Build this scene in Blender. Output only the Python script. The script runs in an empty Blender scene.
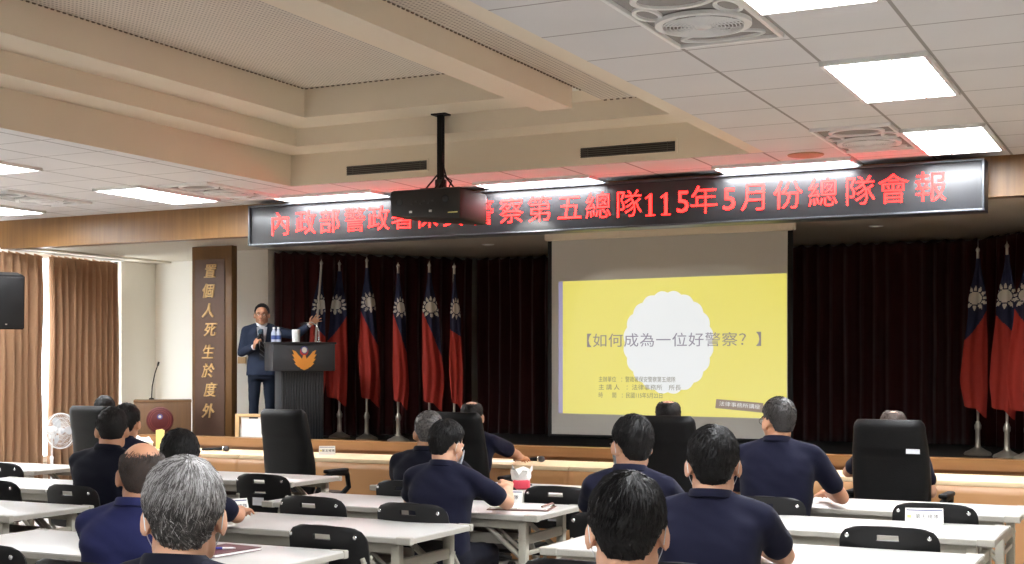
import bpy, bmesh, math, random
from math import sin, cos, pi, radians, sqrt, atan2
from mathutils import Vector, Matrix, noise

# ------------------------------------------------------------------ camera, light, exposure
SC = bpy.context.scene
COL = SC.collection
cam_d = bpy.data.cameras.new('camera')
cam = bpy.data.objects.new('camera', cam_d); COL.objects.link(cam)
cam_d.sensor_width = 36.0; cam_d.lens = 1350.0 / 1024 * 36
cam_d.shift_y = 84.0 / 1024
cam_d.clip_start = 0.05; cam_d.clip_end = 200
cam.location = (0, 0, 1.52); cam.rotation_euler = (pi / 2, 0, radians(26.36))
SC.camera = cam
SC.view_settings.view_transform = 'Standard'; SC.view_settings.look = 'None'
SC.view_settings.exposure = 0.2; SC.view_settings.gamma = 1.0
SC.view_settings.use_curve_mapping = False
TUBE = 56.0          # strength of the ceiling light panels
LEDS = 10.0          # strength of the red sign letters
SLIDE = 0.62         # strength of the projected picture
wd = bpy.data.worlds.new('sky'); SC.world = wd; wd.use_nodes = True
wd.node_tree.nodes['Background'].inputs[0].default_value = (0.86, 0.93, 1.0, 1)
wd.node_tree.nodes['Background'].inputs[1].default_value = 9.0
R = random.Random(5)

# ------------------------------------------------------------------ materials
def lin(c):
    return tuple(((v / 255) / 12.92 if v / 255 <= .04045 else ((v / 255 + .055) / 1.055) ** 2.4) for v in c) + (1,)
class N:
    """small node-tree helper"""
    def __init__(s, m):
        s.m = m; m.use_nodes = True; s.t = m.node_tree
        s.b = s.t.nodes['Principled BSDF']; s.o = s.t.nodes['Material Output']
    def n(s, kind, **kw):
        x = s.t.nodes.new(kind)
        for k, v in kw.items(): setattr(x, k, v)
        return x
    def l(s, a, b): s.t.links.new(a, b)
    def math(s, op, a, b=None, c=None):
        x = s.n('ShaderNodeMath', operation=op)
        for i, v in enumerate((a, b, c)):
            if v is None: continue
            if isinstance(v, (int, float)): x.inputs[i].default_value = v
            else: s.l(v, x.inputs[i])
        return x.outputs[0]
    def mix(s, f, a, b):
        x = s.n('ShaderNodeMix', data_type='RGBA')
        for i, v in ((0, f), (6, a), (7, b)):
            if isinstance(v, (int, float)): x.inputs[i].default_value = v
            elif isinstance(v, tuple): x.inputs[i].default_value = v
            else: s.l(v, x.inputs[i])
        return x.outputs[2]
def mat(name, c, rough=.6, metal=0., var=.0, scale=8., bump=0., bscale=60., stretch=None, sheen=0., spec=.5):
    m = bpy.data.materials.new(name); k = N(m); b = k.b
    col = lin(c); b.inputs['Base Color'].default_value = col
    b.inputs['Roughness'].default_value = rough; b.inputs['Metallic'].default_value = metal
    b.inputs['Specular IOR Level'].default_value = spec
    if sheen: b.inputs['Sheen Weight'].default_value = sheen
    tc = k.n('ShaderNodeTexCoord'); mp = k.n('ShaderNodeMapping'); k.l(tc.outputs['Object'], mp.inputs[0])
    if stretch: mp.inputs['Scale'].default_value = stretch
    if var:
        nz = k.n('ShaderNodeTexNoise'); nz.inputs['Scale'].default_value = scale; nz.inputs['Detail'].default_value = 6
        k.l(mp.outputs[0], nz.inputs['Vector'])
        d = tuple(max(0, v * (1 - var)) for v in col[:3]) + (1,); u = tuple(min(1, v * (1 + var)) for v in col[:3]) + (1,)
        k.l(k.mix(nz.outputs[0], d, u), b.inputs['Base Color'])
    if bump:
        nb = k.n('ShaderNodeTexNoise'); nb.inputs['Scale'].default_value = bscale; nb.inputs['Detail'].default_value = 4
        k.l(mp.outputs[0], nb.inputs['Vector'])
        bp = k.n('ShaderNodeBump'); bp.inputs['Strength'].default_value = bump; bp.inputs['Distance'].default_value = .01
        k.l(nb.outputs[0], bp.inputs['Height']); k.l(bp.outputs[0], b.inputs['Normal'])
    return m
def emit(name, c, st, rough=.5, base=None):
    m = bpy.data.materials.new(name); k = N(m)
    k.b.inputs['Base Color'].default_value = base or (c if len(c) == 4 else lin(c))
    k.b.inputs['Emission Color'].default_value = c if len(c) == 4 else lin(c)
    k.b.inputs['Emission Strength'].default_value = st; k.b.inputs['Roughness'].default_value = rough
    return m
def wood(name, c1, c2, axis=2, rough=.45, freq=9.):
    m = bpy.data.materials.new(name); k = N(m)
    tc = k.n('ShaderNodeTexCoord'); mp = k.n('ShaderNodeMapping'); k.l(tc.outputs['Object'], mp.inputs[0])
    sc = [freq, freq, freq]; sc[axis] = .5; mp.inputs['Scale'].default_value = sc
    nz = k.n('ShaderNodeTexNoise'); nz.inputs['Scale'].default_value = 2.2; nz.inputs['Detail'].default_value = 8; nz.inputs['Distortion'].default_value = .6
    k.l(mp.outputs[0], nz.inputs['Vector'])
    k.l(k.mix(nz.outputs[0], lin(c1), lin(c2)), k.b.inputs['Base Color']); k.b.inputs['Roughness'].default_value = rough
    return m

M = {}
M['plaster'] = mat('cream_paint', (226, 214, 193), .8, var=.03, scale=1.5)
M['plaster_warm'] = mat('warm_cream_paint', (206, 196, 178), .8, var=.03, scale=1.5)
M['wall'] = mat('off_white_wall_paint', (236, 231, 219), .85, var=.03, scale=1.2)
M['wall_grey'] = mat('grey_wall_paint', (186, 184, 180), .85, var=.03, scale=1.2)
# suspended ceiling tiles: a 0.59 m grid of thin grooves
def tile_mat():
    m = bpy.data.materials.new('ceiling_tiles'); k = N(m)
    g = k.n('ShaderNodeNewGeometry'); sp = k.n('ShaderNodeSeparateXYZ'); k.l(g.outputs['Position'], sp.inputs[0])
    def line(o, off, pitch, w):
        a = k.math('FRACT', k.math('DIVIDE', k.math('ADD', o, off), pitch))
        return k.math('LESS_THAN', a, w)
    lx = line(sp.outputs[0], 2.976 + 58.5, .585, .035); ly = line(sp.outputs[1], -6.886 + 59.6, .596, .022)
    ln = k.math('MAXIMUM', lx, ly)
    wn = k.n('ShaderNodeTexNoise'); wn.inputs['Scale'].default_value = 1.1; k.l(g.outputs['Position'], wn.inputs['Vector'])
    base = k.mix(wn.outputs[0], lin((205, 203, 202)), lin((222, 220, 218)))
    k.l(k.mix(ln, base, lin((150, 145, 140))), k.b.inputs['Base Color']); k.b.inputs['Roughness'].default_value = .85
    return m
M['tile'] = tile_mat()
def perf_mat():
    m = bpy.data.materials.new('perforated_board'); k = N(m)
    g = k.n('ShaderNodeNewGeometry'); sp = k.n('ShaderNodeSeparateXYZ'); k.l(g.outputs['Position'], sp.inputs[0])
    def c(o): return k.math('SUBTRACT', k.math('FRACT', k.math('MULTIPLY', k.math('ADD', o, 50), 28.)), .5)
    a, b = c(sp.outputs[0]), c(sp.outputs[1])
    r = k.math('ADD', k.math('MULTIPLY', a, a), k.math('MULTIPLY', b, b))
    hole = k.math('LESS_THAN', r, .055)
    wn = k.n('ShaderNodeTexNoise'); wn.inputs['Scale'].default_value = .9; wn.inputs['Detail'].default_value = 5; k.l(g.outputs['Position'], wn.inputs['Vector'])
    base = k.mix(wn.outputs[0], lin((204, 195, 181)), lin((224, 216, 203)))
    k.l(k.mix(hole, base, lin((150, 142, 130))), k.b.inputs['Base Color']); k.b.inputs['Roughness'].default_value = .9
    return m
M['perf'] = perf_mat()
def floor_mat():
    m = bpy.data.materials.new('grey_floor_tiles'); k = N(m)
    g = k.n('ShaderNodeNewGeometry'); br = k.n('ShaderNodeTexBrick'); k.l(g.outputs['Position'], br.inputs['Vector'])
    br.offset = 0; br.inputs['Scale'].default_value = 1.0
    br.inputs['Brick Width'].default_value = .6; br.inputs['Row Height'].default_value = .6; br.inputs['Mortar Size'].default_value = .004
    br.inputs['Color1'].default_value = lin((150, 146, 143)); br.inputs['Color2'].default_value = lin((160, 156, 153)); br.inputs['Mortar'].default_value = lin((112, 108, 105))
    k.l(br.outputs[0], k.b.inputs['Base Color']); k.b.inputs['Roughness'].default_value = .35
    return m
M['floor'] = floor_mat()
M['wood_fascia'] = wood('honey_wood_panel', (104, 72, 38), (146, 106, 60), 2, .4, 14)
M['wood_lip'] = wood('stage_edge_wood', (128, 88, 50), (158, 113, 68), 0, .4, 10)
M['wood_dark'] = wood('brown_wood', (82, 56, 28), (110, 78, 40), 2, .4, 10)
M['wood_light'] = wood('light_wood', (196, 158, 108), (220, 184, 134), 2, .5, 10)
M['wood_lectern'] = wood('dark_lectern_wood', (78, 52, 26), (104, 72, 38), 2, .5, 10)
M['plaque'] = mat('dark_brown_board', (84, 62, 50), .45, var=.1, scale=20)
M['gold'] = mat('gold_lettering', (208, 174, 120), .5, .2, var=.1, scale=30)
M['stage_floor'] = mat('black_stage_carpet', (22, 21, 22), .9, var=.2, scale=40)
M['maroon'] = mat('maroon_velvet', (58, 20, 20), .95, var=.25, scale=6, stretch=(6, 6, .6), sheen=.2, spec=.1)
def translucent_cloth():
    m = bpy.data.materials.new('tan_window_curtain'); k = N(m)
    tc = k.n('ShaderNodeTexCoord'); mp = k.n('ShaderNodeMapping'); k.l(tc.outputs['Object'], mp.inputs[0]); mp.inputs['Scale'].default_value = (3, 9, .4)
    nz = k.n('ShaderNodeTexNoise'); nz.inputs['Scale'].default_value = 2.; k.l(mp.outputs[0], nz.inputs['Vector'])
    c = k.mix(nz.outputs[0], lin((148, 114, 88)), lin((184, 146, 114)))
    k.l(c, k.b.inputs['Base Color']); k.b.inputs['Roughness'].default_value = .9; k.b.inputs['Specular IOR Level'].default_value = .1
    tr = k.n('ShaderNodeBsdfTranslucent'); k.l(c, tr.inputs[0])
    mx = k.n('ShaderNodeMixShader'); mx.inputs[0].default_value = .16
    k.l(k.b.outputs[0], mx.inputs[1]); k.l(tr.outputs[0], mx.inputs[2]); k.l(mx.outputs[0], k.o.inputs[0])
    return m
M['curtain'] = translucent_cloth()
def glass_mat():
    m = bpy.data.materials.new('window_glass'); k = N(m)
    tr = k.n('ShaderNodeBsdfTransparent'); gl = k.n('ShaderNodeBsdfGlossy'); gl.inputs['Roughness'].default_value = .02
    mx = k.n('ShaderNodeMixShader'); mx.inputs[0].default_value = .06
    k.l(tr.outputs[0], mx.inputs[1]); k.l(gl.outputs[0], mx.inputs[2]); k.l(mx.outputs[0], k.o.inputs[0])
    return m
M['glass'] = glass_mat()
M['white_metal'] = mat('white_painted_metal', (225, 224, 220), .4)
M['grey_metal'] = mat('warm_grey_painted_steel', (176, 172, 158), .45)
M['chrome'] = mat('bright_steel', (200, 200, 200), .25, .9)
M['silver'] = mat('brushed_silver', (172, 166, 154), .35, .7)
M['alu'] = mat('louver_aluminium', (225, 228, 230), .28, .75)
M['louver_shaded'] = mat('shaded_louver_aluminium', (74, 78, 84), .6)  # darkened copy of the aluminium louver, blade shade put into its colour
M['laminate'] = mat('white_grey_laminate', (198, 196, 193), .34, var=.03, scale=3)
M['edge'] = mat('table_edge_band', (178, 174, 164), .5, var=.06, scale=10)
M['shelf'] = mat('shelf_grey', (140, 134, 124), .6)
M['black_plastic'] = mat('black_plastic', (9, 9, 11), .5, bump=.1, bscale=200, spec=.35)
M['black_leather'] = mat('black_leather', (7, 7, 8), .5, bump=.16, bscale=140, spec=.25)
M['black'] = mat('matte_black', (9, 9, 10), .6, spec=.25)
M['dark_grey'] = mat('dark_grey_plastic', (44, 44, 48), .5)
M['projector'] = mat('projector_black', (24, 22, 22), .5)
M['lens'] = mat('dark_glass', (30, 34, 40), .1)
M['white_plastic'] = mat('white_plastic', (232, 232, 230), .4)
M['sticker'] = mat('white_sticker', (222, 224, 228), .6)
M['paper'] = mat('white_paper', (238, 237, 232), .8)
M['yellow_card'] = mat('pale_yellow_card', (232, 220, 140), .8)
M['pink'] = mat('pink_wrap', (226, 70, 90), .6)
M['maroon_cover'] = mat('maroon_book_cover', (88, 38, 46), .5)
M['blue_ink'] = mat('blue_pen_plastic', (60, 60, 150), .35)
M['brown_cover'] = mat('brown_cover', (120, 84, 74), .5)
M['lit_bench_top'] = mat('lit_cream_table_top', (236, 212, 172), .4, var=.03, scale=4)  # paler than the tan cloth: light from above put into the bench top colour
M['tablecloth'] = mat('tan_tablecloth', (182, 134, 88), .42, var=.06, scale=5)
M['red_flag'] = mat('red_flag_cloth', (146, 34, 20), .85)
M['blue_flag'] = mat('navy_flag_cloth', (17, 23, 54), .85)
M['white_flag'] = mat('white_flag_cloth', (196, 190, 176), .8)
M['led_panel'] = mat('led_panel_face', (46, 47, 50), .38, var=.05, scale=60)
M['led_frame'] = mat('led_frame_metal', (86, 90, 94), .35, .5)
M['led'] = emit('red_led', (1.0, .0115, .0095, 1), LEDS)
M['tube'] = emit('light_panel', (.955, .975, 1.0, 1), TUBE)
M['downlight'] = emit('downlight_bulb', (1.0, .9, .75, 1), .5)
M['screen'] = mat('projection_cloth', (190, 187, 180), .9)
def slide(name, c, st=1.0): return emit(name, c, SLIDE * st, .9, base=(.25, .25, .25, 1))
M['slide_yellow'] = slide('slide_yellow', (252, 240, 96))
M['slide_white'] = slide('slide_white', (250, 254, 255), 1.05)
M['slide_violet'] = slide('slide_violet', (170, 164, 214), .8)
M['slide_ink'] = slide('slide_ink', (120, 112, 140), .9)
M['slide_ink_dark'] = slide('slide_ink_dark', (110, 100, 60), .8)
M['slide_brown'] = slide('slide_brown', (140, 106, 84), .8)
M['medallion'] = mat('red_medallion', (78, 12, 14), .6)
M['medallion_line'] = mat('dull_red_line', (112, 40, 34), .6)
M['emblem_gold'] = mat('emblem_gold', (226, 150, 62), .4, .2)
M['emblem_blue'] = mat('emblem_blue', (52, 56, 120), .5)
M['emblem_red'] = mat('emblem_red', (178, 40, 40), .5)
M['podium'] = mat('charcoal_podium', (42, 44, 48), .45)
M['podium_rib'] = mat('black_podium_front', (26, 29, 34), .4)
M['speaker_disc'] = mat('tan_speaker_grille', (150, 124, 88), .6, var=.15, scale=80)
M['vent_dark'] = mat('vent_slat_dark', (92, 86, 76), .6)
M['void'] = mat('dark_recess', (58, 54, 50), .9)
M['fan_recess'] = mat('grey_fan_recess', (150, 146, 142), .9)
M['joint'] = mat('brown_joint', (112, 98, 82), .9)
# people
def skin(name, c):
    m = mat(name, c, .55, var=.06, scale=14, bump=.05, bscale=160)
    b = m.node_tree.nodes['Principled BSDF']; b.inputs['Subsurface Weight'].default_value = .12
    b.inputs['Subsurface Radius'].default_value = (.012, .005, .003)
    return m
M['skin'] = skin('skin', (206, 158, 130)); M['skin_tan'] = skin('tanned_skin', (190, 138, 108)); M['skin_pale'] = skin('pale_skin', (216, 170, 142))
M['lip'] = mat('lip', (168, 98, 88), .5); M['eye_white'] = mat('eye_white', (226, 222, 216), .3); M['iris'] = mat('iris', (34, 24, 20), .2)
M['hair_black'] = mat('black_hair', (12, 10, 10), .6, var=.3, scale=50, bump=.35, bscale=110, stretch=(1, 1, .3), spec=.3)
M['hair_soft'] = mat('soft_black_hair', (22, 18, 18), .62, var=.3, scale=50, bump=.3, bscale=110, stretch=(1, 1, .3), spec=.3)
M['hair_grey'] = mat('grey_hair', (84, 80, 78), .55, var=.3, scale=50, bump=.3, bscale=110, stretch=(1, 1, .3))
M['hair_mid'] = mat('dark_grey_hair', (48, 45, 44), .5, var=.3, scale=50, bump=.3, bscale=110, stretch=(1, 1, .3))
M['hair_white'] = mat('silver_hair', (150, 148, 147), .55, var=.15, scale=50)
M['hair_thin'] = mat('thin_brown_grey_hair', (62, 50, 44), .7, var=.3, scale=60, bump=.2, bscale=110)
M['navy'] = mat('navy_uniform_cloth', (21, 22, 40), .85, var=.12, scale=9, bump=.2, bscale=14, sheen=.05, spec=.12)
M['navy_blue'] = mat('blue_navy_uniform_cloth', (32, 35, 72), .85, var=.1, scale=9, bump=.2, bscale=14, sheen=.05, spec=.12)
M['navy_black'] = mat('dark_navy_uniform_cloth', (14, 15, 28), .85, var=.1, scale=9, bump=.2, bscale=14, sheen=.05, spec=.12)
M['trouser'] = mat('dark_trouser_cloth', (24, 25, 36), .8, spec=.2)
M['suit'] = mat('blue_grey_suit', (36, 45, 64), .8, var=.1, scale=30, bump=.06, bscale=60, spec=.25)
M['suit_dark'] = mat('suit_trouser_navy', (25, 32, 46), .85, spec=.2)
M['shirt_white'] = mat('white_shirt', (226, 226, 232), .7)
M['tie'] = mat('striped_tie', (40, 44, 58), .5)
M['tie_stripe'] = mat('tie_stripe', (112, 118, 132), .5)
M['shoe'] = mat('black_shoe', (18, 17, 17), .3)
M['mask'] = mat('pale_face_mask', (214, 222, 228), .8)
M['rim'] = mat('dark_glasses_rim', (34, 30, 30), .35)
M['foam'] = mat('mic_foam_teal', (62, 84, 100), .9)
M['fan_blade'] = mat('pale_fan_blade', (206, 208, 210), .4)
M['bottle'] = mat('clear_bottle', (196, 206, 224), .15)
M['bottle_cap'] = mat('blue_bottle_label', (60, 84, 150), .5)

# ------------------------------------------------------------------ mesh helpers
def link(o, parent=None):
    COL.objects.link(o)
    if parent is not None: o.parent = parent
    return o
def obj(name, bm, m, parent=None, smooth=True, loc=None, rot=None):
    me = bm if isinstance(bm, bpy.types.Mesh) else None
    if me is None:
        bmesh.ops.recalc_face_normals(bm, faces=bm.faces)
        me = bpy.data.meshes.new(name); bm.to_mesh(me); bm.free()
    for x in (m if isinstance(m, (list, tuple)) else [m]): me.materials.append(M[x])
    if smooth:
        me.polygons.foreach_set('use_smooth', [True] * len(me.polygons))
        try: me.set_sharp_from_angle(angle=radians(38))
        except Exception: pass
    o = bpy.data.objects.new(name, me)
    if loc is not None: o.location = loc
    if rot is not None: o.rotation_euler = rot
    return link(o, parent)
def tag(o, label, cat, group=None):
    o['label'] = label; o['category'] = cat
    if group: o['group'] = group
    return o
def thing(name, label, cat, loc=(0, 0, 0), rz=0., group=None):
    o = bpy.data.objects.new(name, None); o.empty_display_size = .1
    o.location = loc; o.rotation_euler = (0, 0, rz); COL.objects.link(o)
    return tag(o, label, cat, group)
def struct(o): o['kind'] = 'structure'; return o
def kids(o): return [c for c in ALLKIDS.get(o.name, [])]
ALLKIDS = {}
def copy_thing(src, loc, rz, label, group=None, skip=()):
    r = src.copy(); COL.objects.link(r); r.location = loc; r.rotation_euler = (0, 0, rz); r['label'] = label
    if group: r['group'] = group
    for ch in list(src.children):
        if ch.name.split('.')[0] in skip: continue
        c = ch.copy(); COL.objects.link(c); c.parent = r
        for g in list(ch.children):
            d = g.copy(); COL.objects.link(d); d.parent = c
    return r
def B(): return bmesh.new()
def box(bm, c, s, bev=0., rot=None, mi=0, seg=2):
    r = bmesh.ops.create_cube(bm, size=1); vs = r['verts']
    bmesh.ops.scale(bm, vec=s, verts=vs)
    fs = list({f for v in vs for f in v.link_faces})
    if bev:
        es = list({e for v in vs for e in v.link_edges})
        q = bmesh.ops.bevel(bm, geom=es, offset=bev, segments=seg, affect='EDGES', profile=.5)
        fs = list({f for f in q['faces']} | {f for f in fs if f.is_valid}); vs = list({v for f in fs for v in f.verts})
        allf = set(fs)
        for v in list(vs):
            for f in v.link_faces: allf.add(f)
        fs = list(allf); vs = list({v for f in fs for v in f.verts})
    if rot is not None: bmesh.ops.transform(bm, matrix=rot if isinstance(rot, Matrix) else Matrix.Rotation(rot, 4, 'Z'), verts=vs)
    bmesh.ops.translate(bm, vec=c, verts=vs)
    for f in fs: f.material_index = mi
    return vs
def frame_from(d):
    d = Vector(d).normalized(); a = Vector((0, 0, 1)) if abs(d.z) < .9 else Vector((1, 0, 0))
    x = d.cross(a).normalized(); return x, d.cross(x).normalized()
def sweep(bm, pts, rad, n=10, cap=True, mi=0, flat=1.0):
    pts = [Vector(p) for p in pts]; rings = []; x = None
    if not isinstance(rad, (list, tuple)): rad = [rad] * len(pts)
    for i, p in enumerate(pts):
        d = (pts[min(i + 1, len(pts) - 1)] - pts[max(i - 1, 0)])
        if d.length < 1e-9: d = Vector((0, 0, 1))
        d.normalize()
        if x is None: x, y = frame_from(d)
        else:
            x = (x - d * x.dot(d)).normalized(); y = d.cross(x)
        rings.append([bm.verts.new(p + (x * cos(2 * pi * k / n) + y * sin(2 * pi * k / n) * flat) * rad[i]) for k in range(n)])
    for a, b in zip(rings, rings[1:]):
        for k in range(n): bm.faces.new((a[k], a[(k + 1) % n], b[(k + 1) % n], b[k])).material_index = mi
    if cap:
        bm.faces.new(rings[0][::-1]).material_index = mi; bm.faces.new(rings[-1]).material_index = mi
    return rings
def caps(bm, p0, p1, r0, r1, n=12, flat=1.0):
    p0, p1 = Vector(p0), Vector(p1); d = (p1 - p0); L = max(d.length, 1e-6); d /= L
    pts = []; rad = []
    for k in range(5):
        a = pi / 2 * k / 4; pts.append(p0 - d * r0 * cos(a)); rad.append(max(r0 * sin(a), 1e-4))
    for k in range(5):
        a = pi / 2 * k / 4; pts.append(p1 + d * r1 * sin(a)); rad.append(max(r1 * cos(a), 1e-4))
    sweep(bm, pts, rad, n, flat=flat)
def ell(bm, c, r, rot=None, n=16):
    q = bmesh.ops.create_uvsphere(bm, u_segments=n, v_segments=max(8, n * 2 // 3), radius=1); vs = q['verts']
    bmesh.ops.scale(bm, vec=r, verts=vs)
    if rot is not None: bmesh.ops.transform(bm, matrix=rot, verts=vs)
    bmesh.ops.translate(bm, vec=c, verts=vs); return vs
def lathe(bm, prof, n=24, c=(0, 0, 0), mi=0):
    c = Vector(c); rings = []
    for r, z in prof: rings.append([bm.verts.new(c + Vector((r * cos(2 * pi * k / n), r * sin(2 * pi * k / n), z))) for k in range(n)])
    for a, b in zip(rings, rings[1:]):
        for k in range(n): bm.faces.new((a[k], a[(k + 1) % n], b[(k + 1) % n], b[k])).material_index = mi
    if prof[0][0] > 1e-5: bm.faces.new(rings[0][::-1]).material_index = mi
    if prof[-1][0] > 1e-5: bm.faces.new(rings[-1]).material_index = mi
    bmesh.ops.remove_doubles(bm, verts=[v for r in rings for v in r], dist=1e-6)
def prism(bm, poly, d, mi=0, plane='xz'):
    """poly in (a,b); extruded by d along the plane's normal (y for xz, z for xy)"""
    def V(a, b, t): return (a, t, b) if plane == 'xz' else (a, b, t)
    f0 = [bm.verts.new(V(a, b, 0)) for a, b in poly]; f1 = [bm.verts.new(V(a, b, d)) for a, b in poly]
    n = len(poly)
    bm.faces.new(f0).material_index = mi; bm.faces.new(f1[::-1]).material_index = mi
    for i in range(n): bm.faces.new((f0[i], f1[i], f1[(i + 1) % n], f0[(i + 1) % n])).material_index = mi
def loft(bm, rings, close=True, cap=True, mi=0):
    vr = [[bm.verts.new(p) for p in r] for r in rings]; n = len(vr[0])
    for a, b in zip(vr, vr[1:]):
        for k in range(n if close else n - 1): bm.faces.new((a[k], a[(k + 1) % n], b[(k + 1) % n], b[k])).material_index = mi
    if cap and close: bm.faces.new(vr[0][::-1]); bm.faces.new(vr[-1])
    return vr
def text_mesh(s, size, depth=.004, spacing=1.0, line=1.0, align='CENTER', bold=0.):
    cu = bpy.data.curves.new('lettering', 'FONT'); cu.body = s; cu.size = size; cu.extrude = depth; cu.space_character = spacing; cu.space_line = line
    cu.align_x = align; cu.align_y = 'CENTER'; cu.resolution_u = 2; cu.offset = bold
    o = bpy.data.objects.new('lettering', cu); COL.objects.link(o)
    bpy.context.view_layer.update()
    me = bpy.data.meshes.new_from_object(o.evaluated_get(bpy.context.evaluated_depsgraph_get()))
    bpy.data.objects.remove(o); bpy.data.curves.remove(cu); me.materials.clear()
    return me
def lettering(name, s, size, m, loc, parent=None, width=None, depth=.004, spacing=1., line=1., rot=(pi / 2, 0, 0), align='CENTER', bold=0., shear=0.):
    me = text_mesh(s, size, depth, spacing, line, align, bold)
    xs = [v.co.x for v in me.vertices]
    if width:
        k = width / (max(xs) - min(xs)); x0 = (max(xs) + min(xs)) / 2 if align == 'CENTER' else min(xs)
        for v in me.vertices: v.co.x = (v.co.x - x0) * k
    if shear:
        for v in me.vertices: v.co.y += v.co.x * 0 ; v.co.x += v.co.y * shear
    return obj(name, me, m, parent, smooth=False, loc=loc, rot=rot)
def remesh(bm, vox, smooth=4, name='surface'):
    bmesh.ops.recalc_face_normals(bm, faces=bm.faces)
    me = bpy.data.meshes.new(name); bm.to_mesh(me); bm.free()
    o = bpy.data.objects.new(name, me); COL.objects.link(o)
    r = o.modifiers.new('r', 'REMESH'); r.mode = 'VOXEL'; r.voxel_size = vox
    if smooth:
        s = o.modifiers.new('s', 'SMOOTH'); s.factor = .5; s.iterations = smooth
    bpy.context.view_layer.update()
    out = bpy.data.meshes.new_from_object(o.evaluated_get(bpy.context.evaluated_depsgraph_get()))
    bpy.data.objects.remove(o); bpy.data.meshes.remove(me)
    return out
# ------------------------------------------------------------------ setting
XL, XR, YB = -12.5, 1.75, -4.0
Z0, ZS = 3.21, 2.93          # hall ceiling, soffit over the stage
STG = .65
bm = B(); box(bm, ((XL + XR) / 2, 6, -.05), (XR - XL + .4, 20.4, .1)); struct(obj('floor', bm, 'floor', smooth=False))
bm = B()
def q(pts, mi):
    f = bm.faces.new([bm.verts.new(p) for p in pts]); f.material_index = mi
def hz(x0, x1, y0, y1, z, mi): q([(x0, y0, z), (x0, y1, z), (x1, y1, z), (x1, y0, z)], mi)
def vx(x, y0, y1, z0, z1, mi): q([(x, y0, z0), (x, y1, z0), (x, y1, z1), (x, y0, z1)], mi)
def vy(y, x0, x1, z0, z1, mi): q([(x0, y, z0), (x1, y, z0), (x1, y, z1), (x0, y, z1)], mi)
TI, PL, PF, SO = 0, 1, 2, 3
hz(-2.95, XR, YB, 10.45, Z0, TI); hz(XL, XR, 10.45, 11.45, Z0, TI); hz(XL, -7.5, YB, 10.45, Z0, TI)
hz(-3.07, -2.95, YB, 10.45, Z0, PL)
vx(-7.5, YB, 10.45, Z0, 3.5, PL); vy(10.45, -7.5, -3.07, Z0, 3.5, PL); vx(-3.07, YB, 10.45, Z0, 3.66, PL)
hz(-7.5, -7.15, YB, 10.45, 3.5, PL); hz(-7.15, -3.07, 10.05, 10.45, 3.5, PL)
vx(-7.15, YB, 10.05, 3.5, 3.66, PL); vy(10.05, -7.15, -3.07, 3.5, 3.66, PL)
hz(-7.15, -6.77, YB, 10.05, 3.66, PL); hz(-6.77, -4.17, 9.63, 10.05, 3.66, PL); hz(-4.17, -3.07, YB, 10.05, 3.66, PF)
vx(-6.77, YB, 9.63, 3.66, 3.91, PL); vy(9.63, -6.77, -4.45, 3.66, 3.91, PL); hz(-6.77, -4.45, YB, 9.63, 3.91, PF)
vx(-4.45, YB, 9.45, 3.49, 3.91, PL); vx(-4.17, YB, 9.45, 3.49, 3.66, PL); hz(-4.45, -4.17, YB, 9.45, 3.49, PL); vy(9.45, -4.45, -4.17, 3.49, 3.91, PL)
vx(-4.45, 9.45, 9.63, 3.66, 3.91, PL)
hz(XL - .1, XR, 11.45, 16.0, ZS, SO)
me = bpy.data.meshes.new('ceiling'); bm.to_mesh(me); bm.free()
for x in ('tile', 'plaster', 'perf', 'plaster_warm'): me.materials.append(M[x])
struct(link(bpy.data.objects.new('ceiling', me)))
# roof slab above so that no sky leaks in
bm = B(); box(bm, ((XL + XR) / 2, 6, 4.1), (XR - XL + .4, 20.6, .1)); struct(obj('ceiling', bm, 'wall', smooth=False))
# dotted joint round the perforated boards
bm = B()
for i in range(160):
    y = 1.0 + i * .054
    box(bm, (-6.762, y, 3.905), (.008, .026, .009)); box(bm, (-4.165, y, 3.656), (.008, .026, .009))
for i in range(42): box(bm, (-6.74 + i * .054, 9.622, 3.905), (.026, .008, .009))
for i in range(20): box(bm, (-4.14 + i * .054, 10.042, 3.655), (.026, .008, .009))
struct(obj('trim_4', bm, 'joint', smooth=False))
# walls
bm = B()
def wbox(x0, x1, y0, y1, z0, z1): box(bm, ((x0 + x1) / 2, (y0 + y1) / 2, (z0 + z1) / 2), (x1 - x0, y1 - y0, z1 - z0))
WY0, WY1, WZ0, WZ1 = 9.4, 13.64, .35, 2.91
wbox(XL - .2, XL, YB, WY0, 0, 3.5); wbox(XL - .2, XL, WY1, 14.5, 0, 3.5); wbox(XL - .2, XL, WY0, WY1, 0, WZ0); wbox(XL - .2, XL, WY0, WY1, WZ1, 3.5)
struct(obj('wall_left', bm, 'wall', smooth=False))
bm = B(); wbox(XL - .2, -10.3, 14.3, 14.5, 0, 3.3); wbox(-10.42, -9.88, 13.3, 14.5, 0, 3.3); struct(obj('wall_front', bm, 'wall', smooth=False))
bm = B()
P = [(-9.9, 13.5), (-8.2, 15.75), (-1.9, 15.75), (-.15, 13.5), (XR, 13.5)]
for (a, b) in zip(P, P[1:]): q([(a[0], a[1], 0), (b[0], b[1], 0), (b[0], b[1], 3.3), (a[0], a[1], 3.3)], 0)
struct(obj('wall_stage', bm, 'wall_grey', smooth=False))
bm = B(); wbox(XR, XR + .2, YB, 16, 0, 4.1); struct(obj('wall_right', bm, 'wall', smooth=False))
bm = B(); wbox(XL, XR, YB - .2, YB, 0, 4.1); struct(obj('wall_back', bm, 'wall', smooth=False))
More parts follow.
